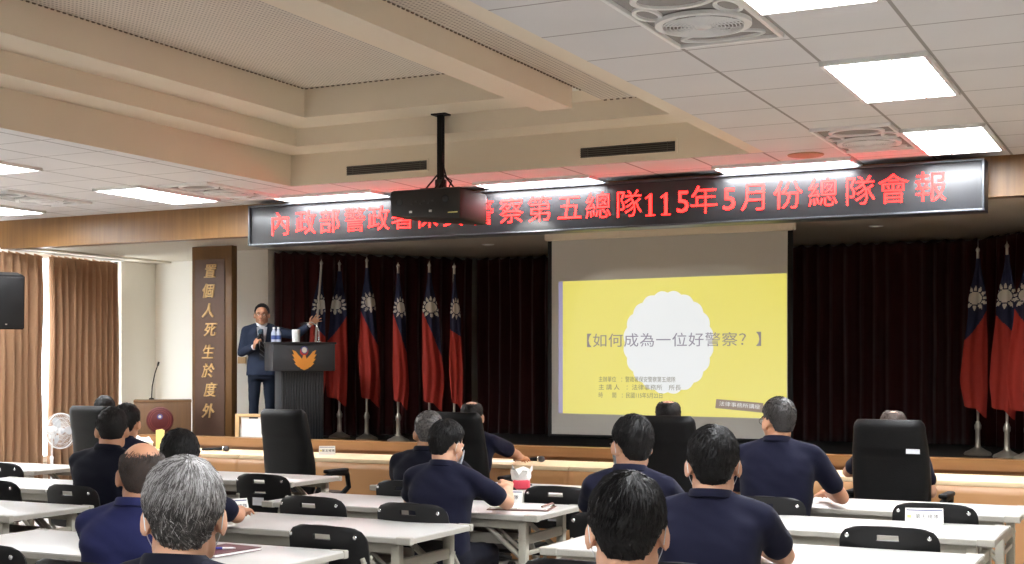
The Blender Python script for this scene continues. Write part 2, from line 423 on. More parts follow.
# windows in the left wall
for i, (a, b) in enumerate(((9.4, 11.45), (11.49, 13.64))):
    w = bpy.data.objects.new('window_%d' % (i + 1), None); w.location = (XL - .1, (a + b) / 2, WZ0); COL.objects.link(w); struct(w)
    h = WZ1 - WZ0; L = b - a; f = B()
    for s in (-1, 1): box(f, (0, s * (L / 2 - .03), h / 2), (.07, .06, h))
    box(f, (0, 0, .03), (.07, L, .06)); box(f, (0, 0, h - .03), (.07, L, .06)); box(f, (0, 0, h / 2), (.05, .05, h))
    obj('window_frame', f, 'white_metal', w, smooth=False)
    g = B(); box(g, (0, 0, h / 2), (.006, L - .1, h - .1)); obj('glass_pane', g, 'glass', w, smooth=False)
# wooden fascia above the stage opening, stage edge, pelmet
bm = B(); wbox(XL, XR, 11.45, 11.6, 2.88, Z0 + .02); struct(obj('trim_1', bm, 'wood_fascia', smooth=False))
bm = B(); wbox(-10.28, XR, 11.5, 11.62, 0, .765); wbox(-10.28, XR, 11.45, 11.5, .675, .765); wbox(-10.28, XR, 11.47, 11.5, 0, .63)
struct(obj('trim_2', bm, 'wood_lip', smooth=False))
bm = B(); wbox(XL, XL + .28, 11.6, 14.3, 2.905, ZS); struct(obj('trim_3', bm, 'plaster_warm', smooth=False))
bm = B(); wbox(-9.93, XR, 11.62, 13.3, 0, STG); wbox(-9.87, XR, 13.3, 13.5, 0, STG)
prism(bm, [(-9.87, 13.5), (-8.2, 15.74), (-1.9, 15.74), (-.16, 13.5)], STG, plane='xy')
struct(obj('stage_floor', bm, 'stage_floor', smooth=False))

# ------------------------------------------------------------------ curtains
def pleats(path, z0, z1, pitch, amp, seed, bottom_flare=1.15, tuck=0.):
    rr = random.Random(seed); pts = [Vector((x, y, 0)) for x, y in path]
    seg = [(b - a).length for a, b in zip(pts, pts[1:])]; L = sum(seg); n = int(L / pitch * 10)
    ph = 0; cols = []
    for i in range(n + 1):
        s = L * i / n; k = 0; t = s
        while k < len(seg) - 1 and t > seg[k]: t -= seg[k]; k += 1
        d = (pts[k + 1] - pts[k]).normalized(); p = pts[k] + d * t; nn = Vector((d.y, -d.x, 0))
        w = sin(2 * pi * s / pitch + 2.2 * noise.noise(Vector((s * 2.3, seed, 0)))) * (1 + .9 * noise.noise(Vector((s * 4, seed + 9, 0))))
        cols.append((p, nn, d, w, s))
    bm = B(); nz = 14; g = []
    for j in range(nz + 1):
        z = z0 + (z1 - z0) * j / nz; row = []
        for p, nn, d, w, s in cols:
            a = amp * (bottom_flare + (1 - bottom_flare) * j / nz) * w + .6 * amp * noise.noise(Vector((s * 3.1, z * .7, seed)))
            zz = z - (.02 * (1 + w) if j == nz else 0)
            row.append(bm.verts.new(p + nn * a + Vector((0, 0, zz)) + d * (.02 * noise.noise(Vector((s * 3, z * 1.1, seed + 4))))))
        g.append(row)
    for a, b in zip(g, g[1:]):
        for k in range(n): bm.faces.new((a[k], a[k + 1], b[k + 1], b[k]))
    return bm
def drape(name, bm, m, label, cat, thick=.006, group=None):
    o = obj(name, bm, m); md = o.modifiers.new('thickness', 'SOLIDIFY'); md.thickness = thick
    return tag(o, label, cat, group)
drape('stage_curtain', pleats([(-9.84, 13.38), (-8.2, 15.36)], STG + .01, ZS - .01, .16, .045, 1), 'maroon', 'dark maroon pleated stage curtain on the angled wing behind the podium and the nearest flags', 'curtain')
drape('stage_curtain', pleats([(-8.14, 15.42), (-5.05, 15.42)], STG + .01, ZS - .01, .16, .045, 2), 'maroon', 'dark maroon pleated curtain on the stage back wall between the flags and the screen', 'curtain')
drape('stage_curtain', pleats([(-5.0, 15.42), (-1.99, 15.42)], STG + .01, ZS - .01, .16, .045, 3), 'maroon', 'dark maroon pleated curtain on the stage back wall past the screen', 'curtain')
drape('stage_curtain', pleats([(-1.95, 15.38), (-.24, 13.38)], STG + .01, ZS - .01, .16, .045, 4), 'maroon', 'dark maroon pleated stage curtain on the angled wing at the end away from the podium', 'curtain')
drape('window_curtain', pleats([(XL + .17, 9.8), (XL + .17, 12.07)], 0.04, 2.875, .125, .055, 5, 1.1), 'curtain', 'tan pleated window curtain behind the hanging black loudspeaker', 'curtain', .002)
drape('window_curtain', pleats([(XL + .17, 12.20), (XL + .17, 13.36)], 0.04, 2.875, .115, .055, 6, 1.1), 'curtain', 'tan pleated window curtain next to the white front wall corner', 'curtain', .002)
bm = B(); sweep(bm, [(XL + .17, 9.5, 2.888), (XL + .17, 13.5, 2.888)], .012, 8)
for y in (9.6, 11.5, 13.45): box(bm, (XL + .085, y, 2.888), (.17, .02, .02))
tag(obj('curtain_rail', bm, 'white_metal'), 'thin white curtain rail over the tan window curtains', 'curtain rail')

# ------------------------------------------------------------------ ceiling fixtures
def troffer(lx, ly, lm='alu', bh=.022):
    """a recessed louvre light, lx by ly"""
    r = thing('ceiling_light', 'x', 'light')
    f = B()
    for s in (-1, 1):
        box(f, (s * (lx / 2 - .012), 0, -.012), (.024, ly, .03)); box(f, (0, s * (ly / 2 - .012), -.012), (lx, .024, .03))
    obj('frame', f, 'white_metal', r, smooth=False)
    d = B(); box(d, (0, 0, -.004), (lx - .05, ly - .05, .006)); obj('diffuser', d, 'tube', r, smooth=False)
    lo = B(); ax = lx > ly; a, b = (lx, ly) if ax else (ly, lx); nb = int(a / .11)
    for i in range(1, nb):
        t = -a / 2 + a * i / nb
        box(lo, (t, 0, -.018) if ax else (0, t, -.018), (.004, b - .05, bh) if ax else (b - .05, .004, bh))
    for i in (1, 2):
        t = -b / 2 + b * i / 3
        box(lo, (0, t, -.018) if ax else (t, 0, -.018), (a - .05, .008, .024) if ax else (.008, a - .05, .024))
    obj('louver', lo, lm, r, smooth=False)
    return r
LG = 'ceiling lights'
lt = troffer(.585, 1.192); side = troffer(1.17, .44, 'louver_shaded', .02)
longs = [(-1.51, 8.07, 'bright louvred ceiling light in the middle of the tiled ceiling beside the raised panel'),
         (-1.51, 10.45, 'bright louvred ceiling light just before the wooden fascia past the end of the red sign'),
         (-1.51, 5.68, 'bright ceiling light cut by the top of the picture beside the round ceiling fan'),
         (-1.51, 3.3, 'ceiling light overhead nearest the camera on the tiled side'),
         (-1.51, .9, 'ceiling light overhead behind the camera on the tiled side'),
         (-1.51, -1.5, 'ceiling light over the back of the hall on the tiled side'),
         (-9.0, 10.34, 'louvred ceiling light between the window side and the raised ceiling, nearest the fascia'),
         (-9.0, 7.95, 'louvred ceiling light on the window side one place nearer the camera'),
         (-9.0, 5.56, 'ceiling light on the window side beyond the frame, third from the fascia'),
         (-9.0, 2.6, 'ceiling light on the window side far back in the hall'),
         (-11.38, 10.34, 'louvred ceiling light close to the window wall and the hanging loudspeaker'),
         (-11.38, 7.95, 'ceiling light close to the window wall beyond the frame')]
for i, (x, y, l) in enumerate(longs):
    if i == 0: lt.location = (x, y, Z0); lt['label'] = l; lt['group'] = LG
    else: copy_thing(lt, (x, y, Z0), 0, l, LG)
for i, (x, l) in enumerate(((-2.97, 'wide louvred light tucked above the red sign near its date'), (-5.26, 'wide louvred light above the middle of the red sign beside the projector'), (-7.53, 'wide louvred light above the beginning of the red sign nearest the plaque'))):
    if i == 0: side.location = (x, 11.19, Z0); side['label'] = l; side['group'] = LG
    else: copy_thing(side, (x, 11.19, Z0), 0, l, LG)

def ceiling_fan():
    r = thing('ceiling_fan', 'x', 'fan')
    # pressed white panel with cut-outs round a grille: outline with lobes
    W, L = .57, 1.12
    p = B()
    for s in (-1, 1):
        box(p, (s * (W / 2 - .012), 0, -.01), (.024, L, .026), .004); box(p, (0, s * (L / 2 - .012), -.01), (W, .024, .026), .004)
    def ring(cx, cy, ax, ay, w, z=-.016):
        n = 40; vo = []
        for k in range(n):
            a = 2 * pi * k / n; c, s = cos(a), sin(a)
            vo.append([p.verts.new((cx + c * (ax + d), cy + s * (ay + d), z + e)) for d, e in ((0, 0), (w, 0), (w, .02), (0, .02))])
        for k in range(n):
            u, v = vo[k], vo[(k + 1) % n]
            for j in range(4): p.faces.new((u[j], v[j], v[(j + 1) % 4], u[(j + 1) % 4]))
    ring(0, .12, .2, .2, .035, -.03); ring(0, -.33, .17, .13, .03); ring(0, .43, .2, .07, .022)
    for s in (-1, 1): ring(s * .2, -.12, .045, .1, .02)
    obj('housing', p, 'white_plastic', r)
    v = B(); box(v, (0, 0, -.002), (W - .02, L - .02, .004)); obj('recess', v, 'fan_recess', r, smooth=False)
    g = B()
    for rr_ in [.035 + .018 * i for i in range(10)]:
        sweep(g, [(rr_ * cos(2 * pi * k / 32), .12 + rr_ * sin(2 * pi * k / 32), -.036) for k in range(33)], .003, 4, cap=False)
    for k in range(12): sweep(g, [(.03 * cos(k * pi / 6), .12 + .03 * sin(k * pi / 6), -.034), (.2 * cos(k * pi / 6), .12 + .2 * sin(k * pi / 6), -.034)], .0028, 4)
    obj('grille', g, 'white_plastic', r)
    h = B(); lathe(h, [(.0, -.046), (.03, -.044), (.04, -.036), (.04, -.02)], 20, (0, .12, 0)); obj('hub', h, 'white_plastic', r)
    b = B()
    for k in range(5):
        a = k * 2 * pi / 5; vs = box(b, (.11, 0, -.02), (.15, .07, .004)); bmesh.ops.rotate(b, cent=(0, 0, -.02), matrix=Matrix.Rotation(a, 3, 'Z') @ Matrix.Rotation(.12, 3, 'X'), verts=vs); bmesh.ops.translate(b, vec=(0, .12, 0), verts=vs)
    obj('fan_blades', b, 'fan_blade', r)
    return r
cf = ceiling_fan(); cf.location = (-2.09, 6.2, Z0); cf.rotation_euler.z = 0
FG = 'recessed ceiling fans'; cf['group'] = FG; cf['label'] = 'white recessed ceiling fan with a round grille cut by the top of the picture'
copy_thing(cf, (-2.09, 10.12, Z0), 0, 'recessed ceiling fan beside the bright light above the end of the red sign', FG)
copy_thing(cf, (-8.28, 10.4, Z0), 0, 'recessed ceiling fan on the window side beside the louvred light near the fascia', FG)
copy_thing(cf, (-10.35, 10.0, Z0), 0, 'recessed ceiling fan near the window wall above the hanging loudspeaker', FG)
def disc(x, y, label):
    r = B(); lathe(r, [(0, -.012), (.12, -.012), (.14, -.008), (.145, 0)], 32); return tag(obj('ceiling_speaker', r, 'speaker_disc', loc=(x, y, Z0)), label, 'ceiling speaker', 'round ceiling speakers')
disc(-2.69, 10.72, 'round tan ceiling speaker above the date on the red sign'); disc(-8.42, 10.85, 'round tan ceiling speaker near the start of the red sign')
def vent(x0, x1, label):
    r = thing('air_vent', label, 'vent', ((x0 + x1) / 2, 10.45, 3.312), group='long wall vents'); L = x1 - x0; f = B()
    for s in (-1, 1): box(f, (0, -.006, s * .05), (L + .03, .014, .016)); box(f, (s * (L / 2 + .008), -.006, 0), (.016, .014, .1))
    obj('frame', f, 'plaster', r, smooth=False)
    b = B(); box(b, (0, -.002, 0), (L, .004, .086)); obj('backing', b, 'void', r, smooth=False)
    s_ = B()
    for k in range(5): box(s_, (0, -.008, -.034 + k * .017), (L, .014, .004), rot=Matrix.Rotation(.5, 4, 'X'))
    for k in (.08, .5, .92): box(s_, (-L / 2 + L * k, -.012, 0), (.006, .004, .084))
    obj('slats', s_, 'vent_dark', r, smooth=False)
vent(-6.87, -6.02, 'long dark slatted air vent above the projector side of the ceiling step'); vent(-4.53, -3.69, 'long dark slatted air vent next to the tiled ceiling edge')
def downlight(x, y, label):
    r = thing('downlight', label, 'light', (x, y, ZS), group='small stage downlights')
    b = B(); lathe(b, [(.045, -.002), (.05, -.008), (.07, -.006), (.075, 0)], 24); obj('ring', b, 'white_metal', r)
    b = B(); lathe(b, [(0, -.006), (.045, -.003)], 20); obj('bulb', b, 'downlight', r)
downlight(-7.2, 13.9, 'small round downlight in the stage soffit above the flags beside the podium'); downlight(-2.75, 13.8, 'small round downlight in the stage soffit past the screen')
downlight(-10.1, 11.95, 'small round downlight in the soffit above the gold lettered plaque')

# ------------------------------------------------------------------ red LED sign
r = thing('led_sign', 'long black LED sign with red Chinese characters on the wooden fascia over the stage', 'sign', (-4.98, 11.45, 2.955))
bm = B(); box(bm, (0, -.12, 0), (7.14, .22, .39), .006); obj('panel', bm, 'led_panel', r)
bm = B()
for s in (-1, 1): box(bm, (0, -.13, s * .198), (7.18, .25, .016), .004); box(bm, (s * 3.58, -.13, 0), (.018, .25, .41), .004)
obj('frame', bm, 'led_frame', r)
CX = [-8.182, -7.87, -7.582, -7.283, -7.011, -6.74, -6.473, -6.18, -5.87, -5.566, -5.275, -4.974, -4.694, -4.401, -4.194, -4.049, -3.893, -3.702, -3.474, -3.25, -2.966, -2.671, -2.367, -2.098, -1.804]
def one():      # a serif figure one
    b = B(); prism(b, [(-.016, -.09), (.012, -.09), (.012, .098), (-.002, .098), (-.05, .062), (-.046, .054), (-.016, .066)], .002); prism(b, [(-.044, -.098), (.042, -.098), (.042, -.088), (-.044, -.088)], .002); return b
for ch, x in zip('內政部警政署保安警察第五總隊115年5月份總隊會報', CX):
    if ch == '1': obj('character', one(), 'led', r, smooth=False, loc=(x + 4.98, -.234, -.012))
    else: lettering('character', ch, .262 if ch != '5' else .27, 'led', (x + 4.98, -.233, -.012), r, depth=.002, bold=-.0018 if ch != '5' else .001)

# ------------------------------------------------------------------ projector on its ceiling pole
r = thing('projector', 'black ceiling projector hanging on a pole in front of the red sign', 'projector', (-5.63, 10.0, 2.86))
bm = B(); box(bm, (0, 0, 0), (.68, .56, .27), .03)
for v in bm.verts:
    if v.co.z < 0 and v.co.x < -.2: v.co.z += .05
    if v.co.y > .2: v.co.x *= .9
obj('casing', bm, 'projector', r)
bm = B()
for x, rr_ in ((-.25, .035), (.19, .03)): vs = lathe(bm, [(0, 0), (rr_ * .7, .004), (rr_, .0), (rr_, -.01)], 20)
bm.free()
for x, z in ((-.24, .03), (.2, .04)):
    bm = B(); lathe(bm, [(0, 0.004), (.02, .006), (.032, .004), (.034, -.02)], 20); obj('knob', bm, 'lens', r, loc=(x, -.28, z), rot=(pi / 2, 0, 0))
bm = B()
for k in range(6): box(bm, (-.12 + k * .04, -.281, .01 + .02 * (k % 2)), (.024, .006, .012))
for k in range(2): box(bm, (-.13 + k * .19, -.282, -.055), (.026, .006, .018), mi=1)
obj('port_row', bm, ['dark_grey', 'white_plastic'], r, smooth=False)
bm = B(); box(bm, (.27, -.281, -.075), (.09, .004, .008)); obj('label_strip', bm, 'yellow_card', r, smooth=False)
bm = B(); lathe(bm, [(.0, 0), (.05, .0), (.06, -.03), (.07, -.08)], 24); obj('lens', bm, 'lens', r, loc=(.1, .28, 0), rot=(-pi / 2, 0, 0))
bm = B(); box(bm, (0, 0, .145), (.26, .26, .03), .006); sweep(bm, [(0, 0, .16), (0, 0, .24)], .05, 12); sweep(bm, [(-.1, -.08, .16), (-.01, -.01, .3)], .008, 6); sweep(bm, [(.1, .08, .16), (.01, .01, .3)], .008, 6)
obj('mount', bm, 'dark_grey', r)
bm = B(); box(bm, (0, 0, .52), (.05, .05, .56), .004); box(bm, (0, 0, .793), (.14, .1, .012)); obj('pole', bm, 'black', r)
bm = B()
for k in range(5):
    a = R.uniform(-.1, .1)
    sweep(bm, [(.03, -.02, .79), (.035 + .012 * sin(k), -.03, .6), (.02, -.03 + .006 * k, .4), (a, -.06, .25), (a * 2.2, -.16, .17 + .01 * k), (a * 2.4, -.27, .10)], .006, 6)
obj('cable', bm, 'black', r)

# ------------------------------------------------------------------ projection screen
YS = 13.0
r = thing('projection_screen', 'white pull-down projection screen showing a yellow slide on the stage', 'screen', (-4.705, YS, 0))
bm = B(); box(bm, (0, 0, 1.86), (2.53, .006, 2.14)); obj('screen_cloth', bm, 'screen', r, smooth=False)
bm = B(); box(bm, (0, .01, 2.885), (2.68, .1, .085), .02); obj('housing', bm, 'plaster', r)
bm = B(); sweep(bm, [(-1.28, 0, .785), (1.28, 0, .785)], .018, 12); obj('bottom_bar', bm, 'black', r)
bm = B()
for s in (-1, 1): box(bm, (s * 1.29, .012, 1.86), (.05, .012, 2.18))
bm.free()
for s in (-1, 1):
    bm = B(); box(bm, (s * 1.29, .012, 1.86), (.05, .012, 2.18)); obj('side_border', bm, 'black', r, smooth=False)
def px(name, pts, m, y):      # a flat piece of the slide, in the screen's own metres
    b = B(); prism(b, pts, .001); return obj(name, b, m, r, smooth=False, loc=(0, y, 0))
cx = 4.705
px('slide_ground', [(-5.841 + cx, 1.021), (-3.446 + cx, 1.005), (-3.446 + cx, 2.425), (-5.841 + cx, 2.411)], 'slide_yellow', -.006)
px('slide_margin', [(-5.89 + cx, 1.022), (-5.841 + cx, 1.021), (-5.841 + cx, 2.411), (-5.89 + cx, 2.407)], 'slide_violet', -.006)
pts = []
for k in range(160):
    a = 2 * pi * k / 160; s = 1 + .022 * (abs(sin(a * 10)) * 2 - 1.2)
    pts.append((-4.672 + cx + .478 * s * cos(a), 1.76 + .518 * s * sin(a)))
px('slide_circle', pts, 'slide_white', -.0075)
lettering('slide_title', '【如何成為一位好警察？】', .15, 'slide_ink', (-4.632 + cx, -.0095, 1.775), r, width=1.86, depth=.0004, spacing=1.05)
for t, z, w in (('主辦單位　：警政署保安警察第五總隊', 1.378, .84), ('主 講 人　：法律事務所　所長', 1.297, .9), ('時　　間　：民國115年5月22日', 1.214, .7)):
    lettering('slide_line', t, .062, 'slide_ink_dark', (-5.43 + cx, -.0095, z), r, width=w, depth=.0004, align='LEFT')
px('slide_tag', [(-4.17 + cx, 1.10), (-3.68 + cx, 1.06), (-3.68 + cx, 1.155), (-4.16 + cx, 1.19)], 'slide_brown', -.008)
lettering('slide_tag_line', '法律事務所講座', .05, 'slide_white', (-3.92 + cx, -.0095, 1.128), r, width=.42, depth=.0004, rot=(pi / 2, radians(4), 0))

# ------------------------------------------------------------------ plaque with gold calligraphy
r = thing('plaque', 'tall brown wooden plaque with a column of gold calligraphy beside the stage', 'plaque', (-10.03, 12.42, 0))
bm = B(); box(bm, (0, .06, 1.455), (.575, .1, 2.9), .006); obj('frame', bm, 'wood_dark', r)
bm = B(); box(bm, (-.02, .005, 1.6), (.43, .02, 2.3)); obj('board', bm, 'plaque', r, smooth=False)
for i, (ch, z) in enumerate(zip('置個人死生於度外', (2.603, 2.375, 2.148, 1.93, 1.67, 1.455, 1.235, .99))):
    lettering('character', ch, .175, 'gold', (-.02 + (.02 if i % 3 == 0 else -.01), -.012, z), r, depth=.01, shear=.18, bold=.0015)
# ------------------------------------------------------------------ folding tables
def folding_table():
    r = thing('folding_table', 'x', 'table'); L, D, H = 1.74, .6, .74
    b = B(); box(b, (0, 0, H - .016), (L, D, .03), .004); obj('tabletop', b, 'laminate', r)
    b = B()
    for s in (-1, 1): box(b, (0, s * (D / 2 + .001), H - .018), (L - .01, .004, .022)); box(b, (s * (L / 2 + .001), 0, H - .018), (.004, D - .01, .022))
    for sx in (-1, 1):
        for sy in (-1, 1): box(b, (sx * (L / 2 - .033), sy * (D / 2 - .010), H - .0165), (.080, .034, .036), .006)
    obj('edge_band', b, 'edge', r, smooth=False)
    b = B()
    for s in (-1, 1): box(b, (0, s * (D / 2 - .05), H - .055), (L - .16, .025, .05))
    obj('apron', b, 'grey_metal', r, smooth=False)
    for sx in (-1, 1):
        x = sx * (L / 2 - .1)
        for sy in (-1, 1):
            y = sy * (D / 2 - .055)
            b = B(); box(b, (x, y, H / 2 - .02), (.045, .045, H - .05), .006); box(b, (x, y, .012), (.055, .055, .024), .006); box(b, (x, y, H - .14), (.049, .049, .012))
            obj('leg', b, 'grey_metal', r)
        b = B(); box(b, (x, 0, .60), (.03, D - .11, .05), .004); box(b, (x, 0, .525), (.022, D - .11, .022), .003); obj('crossbar', b, 'grey_metal', r)
        for sy in (-1, 1):
            y = sy * (D / 2 - .075)
            b = B(); sweep(b, [(x - sx * .02, y, .50), (x - sx * .26, y, H - .05)], .014, 6); sweep(b, [(x - sx * .02, y - sy * .05, .52), (x - sx * .24, y - sy * .05, H - .05)], .010, 6); obj('brace', b, 'grey_metal', r)
    b = B(); box(b, (0, -.02, .575), (L - .5, D - .22, .012))
    for s in (-1, 1): box(b, (0, s * (D / 2 - .12) - .02, .6), (L - .5, .012, .05))
    obj('shelf', b, 'shelf', r, smooth=False)
    return r
TG = 'white folding tables in the hall'
TBL = [(-6.2, 7.73, 'white folding table behind the empty high-backed chair before the podium'),
       (-8.5, 7.70, 'white folding table farthest toward the window curtains, beyond the standing fan'),
       (-6.53, 6.65, 'white folding table before the broad-backed person at the window side'),
       (-6.32, 5.42, 'white folding table with bare floor beside it, between the window and the balding person'),
       (-4.03, 4.5, 'white folding table with the maroon notebook and pen on it'),
       (-4.0, 5.57, 'long white folding table on which the dark-haired man rests his forearm'),
       (-3.88, 6.65, 'white folding table with the open folder and a name tent'),
       (-3.88, 7.8, 'white folding table with the pink and white tissue pack'),
       (-1.62, 7.72, 'white folding table before the man in thin glasses, front row by the empty chair'),
       (-1.62, 6.68, 'white folding table with a name tent before an empty folding chair'),
       (-1.60, 5.57, 'white folding table cut by the picture bottom between the two black-haired masked heads')]
t0 = folding_table()
for i, (x, y, l) in enumerate(TBL):
    if i == 0: t0.location = (x, y, 0); t0['label'] = l; t0['group'] = TG
    else: copy_thing(t0, (x, y, 0), R.uniform(-.01, .01), l, TG)

# ------------------------------------------------------------------ folding chairs
def folding_chair():
    r = thing('folding_chair', 'x', 'chair')
    # backrest: curved, rounded panel with two slots
    b = B(); nx, nz, W, H, z0 = 36, 20, .44, .25, .585
    def pt(i, j, t):
        u = i / nx * 2 - 1; v = j / nz
        w = W / 2 * (1 - .06 * v * v) * (1 - .04 * (1 - v))
        # rounded corners
        e = 0
        if v > .74: e = (1 - sqrt(max(0, 1 - ((v - .74) / .26) ** 2))) * .055
        if v < .12: e = (1 - sqrt(max(0, 1 - ((.12 - v) / .12) ** 2))) * .03
        x = u * (w - e); z = z0 + H * v - .010 * u ** 4 * v
        return Vector((x, -.205 + .045 * u * u - .06 * (v) * .6 + t, z))
    f = [[b.verts.new(pt(i, j, 0)) for i in range(nx + 1)] for j in range(nz + 1)]
    for j in range(nz):
        for i in range(nx):
            if j in (15, 16) and 14 <= i <= 21: continue
            if j == 10 and 14 <= i <= 21: continue
            b.faces.new((f[j][i], f[j][i + 1], f[j + 1][i + 1], f[j + 1][i]))
    loose = [v for v in b.verts if not v.link_faces]
    bmesh.ops.delete(b, geom=loose, context='VERTS')
    bmesh.ops.solidify(b, geom=b.faces[:], thickness=.014)
    obj('backrest', b, 'black_plastic', r)
    b = B()
    for s in (-1, 1): vs = lathe(b, [(0, .002), (.010, .001), (.013, -.002), (.013, -.006)], 14) if False else ell(b, (s * .172, -.226, .79), (.010, .005, .010), n=10)
    obj('rivet', b, 'chrome', r)
    b = B(); box(b, (0, -.236, .66), (.085, .002, .05)); obj('sticker', b, 'sticker', r, smooth=False)
    # seat
    b = B(); box(b, (0, .02, .44), (.42, .40, .026), .012, seg=3)
    for v in b.verts:
        if v.co.y < -.1: v.co.x *= .92
        v.co.z -= .012 * (1 - (v.co.x / .21) ** 2)
    obj('seat', b, 'black_plastic', r)
    for s in (-1, 1):
        b = B(); sweep(b, [(s * .19, -.195, .70), (s * .212, -.16, .60), (s * .215, .0, .40), (s * .215, .24, .012)], .011, 8); obj('front_leg', b, 'grey_metal', r)
        b = B(); sweep(b, [(s * .198, .14, .42), (s * .198, -.05, .22), (s * .198, -.24, .012)], .011, 8); obj('rear_leg', b, 'grey_metal', r)
    b = B(); sweep(b, [(-.212, .17, .12), (.212, .17, .12)], .008, 8); sweep(b, [(-.195, -.17, .09), (.195, -.17, .09)], .008, 8); sweep(b, [(-.21, -.155, .70), (.21, -.155, .70)], .009, 8)
    obj('stretcher', b, 'grey_metal', r)
    return r
CG = 'black folding chairs'
CH = [(-5.25, 7.2, 'empty black folding chair behind the table end before the empty high-backed chair'),
      (-4.12, 6.12, 'empty black folding chair pushed to the table with the folder, away from the folder'),
      (-3.30, 5.07, 'empty black folding chair at the long table, behind the corner of the maroon notebook table'),
      (-4.17, 7.17, 'black folding chair under the grey-haired man sitting behind the seated executive'),
      (-3.46, 6.05, 'black folding chair under the masked man writing beside the name tent'),
      (-3.21, 7.24, 'empty black folding chair beyond the open folder, beside the tissue pack'),
      (-1.97, 7.18, 'black folding chair under the man in thin glasses sitting upright'),
      (-1.10, 7.2, 'empty black folding chair half hidden by the name tent before the last high-backed chair'),
      (-1.13, 6.1, 'empty black folding chair nearest the camera in front of the name tent'),
      (-1.93, 4.60, 'black folding chair just showing at the bottom edge beside the nearest dark-haired head'),
      (-7.55, 7.2, 'black folding chair at the picture edge behind the farthest window-side table'),
      (-6.42, 6.12, 'black folding chair at the picture edge behind the second window-side table'),
      (-5.75, 6.07, 'black folding chair under the broad-backed man at the window side'),
      (-4.18, 3.98, 'black folding chair at the bottom picture corner behind the notebook table'),
      (-4.32, 5.0, 'black folding chair under the dark-haired man resting his forearm'),
      (-3.52, 3.80, 'black folding chair under the balding man'),
      (-6.6, 7.15, 'black folding chair under the man half hidden by the broad-backed man')]
c0 = folding_chair()
for i, (x, y, l) in enumerate(CH):
    if i == 0: c0.location = (x, y, 0); c0['label'] = l; c0['group'] = CG
    else: copy_thing(c0, (x, y, 0), R.uniform(-.06, .06), l, CG)
# two more chairs for the men nearest the camera and the ones between the rows
for x, y, l in ((-2.40, 6.07, 'black folding chair under the masked man in the middle of the hall'), (-1.56, 4.70, 'black folding chair under the masked man with a full head of black hair'),
                (-2.05, 2.32, 'black folding chair under the silver-haired person'), (-1.17, 2.85, 'black folding chair under the black-haired person cut off at the neck'),
                (-3.66, 7.24, 'black folding chair whose seat shows under the table with the folder')):
    c = copy_thing(c0, (x, y, 0), 0, l, CG)

# ------------------------------------------------------------------ high-backed office chairs
def office_chair():
    r = thing('office_chair', 'x', 'chair'); b = B(); n = 14
    # padded back: lofted rounded rectangles with a headrest fold
    rings = []
    for k in range(29):
        v = k / 28; z = .50 + .68 * v
        w = .225 + .022 * sin(pi * min(1, v * 1.1)) ; t = .052 + .012 * sin(pi * v * 2.2) * (1 if v < .66 else .2)
        if .66 < v < .70: t -= .012
        if v > .93: s = (v - .93) / .07; w *= 1 - .12 * s * s; t *= 1 - .65 * s * s
        if v < .06: s = (.06 - v) / .06; w *= 1 - .1 * s; t *= 1 - .5 * s
        y = -.17 - .13 * v + .05 * sin(pi * v) * .6 + (.03 * (v - .66) / .34 if v > .66 else 0)
        ring = []
        for i in range(32):
            a = 2 * pi * i / 32; c, s_ = cos(a), sin(a); e = .35
            ring.append((w * abs(c) ** e * (1 if c > 0 else -1), y + t * abs(s_) ** .7 * (1 if s_ > 0 else -1) - .03 * (1 - abs(c)) , z))
        rings.append(ring)
    loft(b, rings); obj('backrest', b, 'black_leather', r)
    b = B(); rings = []
    for k in range(9):
        v = k / 8; w = .25 * (1 - .12 * (2 * v - 1) ** 4); z = .40 + .11 * v
        rings.append([(w * abs(cos(a)) ** .4 * (1 if cos(a) > 0 else -1), .03 + w * abs(sin(a)) ** .4 * (1 if sin(a) > 0 else -1), z) for a in [2 * pi * i / 32 for i in range(32)]])
    loft(b, rings); obj('seat', b, 'black_leather', r)
    for s in (-1, 1):
        b = B(); sweep(b, [(s * .26, -.16, .52), (s * .30, -.14, .64), (s * .30, .0, .675), (s * .295, .16, .66), (s * .28, .2, .55), (s * .22, .1, .43)], .022, 10, flat=1.0)
        box(b, (s * .30, .02, .69), (.06, .26, .03), .012); obj('armrest', b, 'black', r)
    b = B(); lathe(b, [(.03, .10), (.03, .25), (.022, .25), (.022, .40)], 16); obj('gas_column', b, 'black', r)
    for k in range(5):
        a = 2 * pi * k / 5 + .3; b = B(); d = Vector((cos(a), sin(a), 0))
        sweep(b, [Vector((0, 0, .115)), d * .15 + Vector((0, 0, .105)), d * .30 + Vector((0, 0, .075))], [.03, .024, .016], 8); obj('foot', b, 'black', r)
        b = B(); vs = lathe(b, [(.008, -.022), (.024, -.022), (.026, -.014), (.026, .014), (.024, .022), (.008, .022)], 14)
        bmesh.ops.rotate(b, verts=b.verts[:], cent=(0, 0, 0), matrix=Matrix.Rotation(pi / 2, 3, 'Y')); bmesh.ops.translate(b, verts=b.verts[:], vec=d * .30 + Vector((0, 0, .028)))
        obj('caster', b, 'black_plastic', r)
    return r
OG = 'high-backed black office chairs'
e0 = office_chair()
EX = [(-6.30, 8.98, -.10, 'empty high-backed black office chair in front of the podium'), (-4.80, 9.02, -.05, 'high-backed black office chair of the man reaching toward the microphone on the cloth bench'),
      (-3.17, 9.02, -.03, 'high-backed black office chair in front of the projected slide'), (-1.65, 9.02, -.05, 'high-backed black office chair with a white tag on its back'),
      (-8.34, 9.0, -.05, 'high-backed black office chair next to the standing fan')]
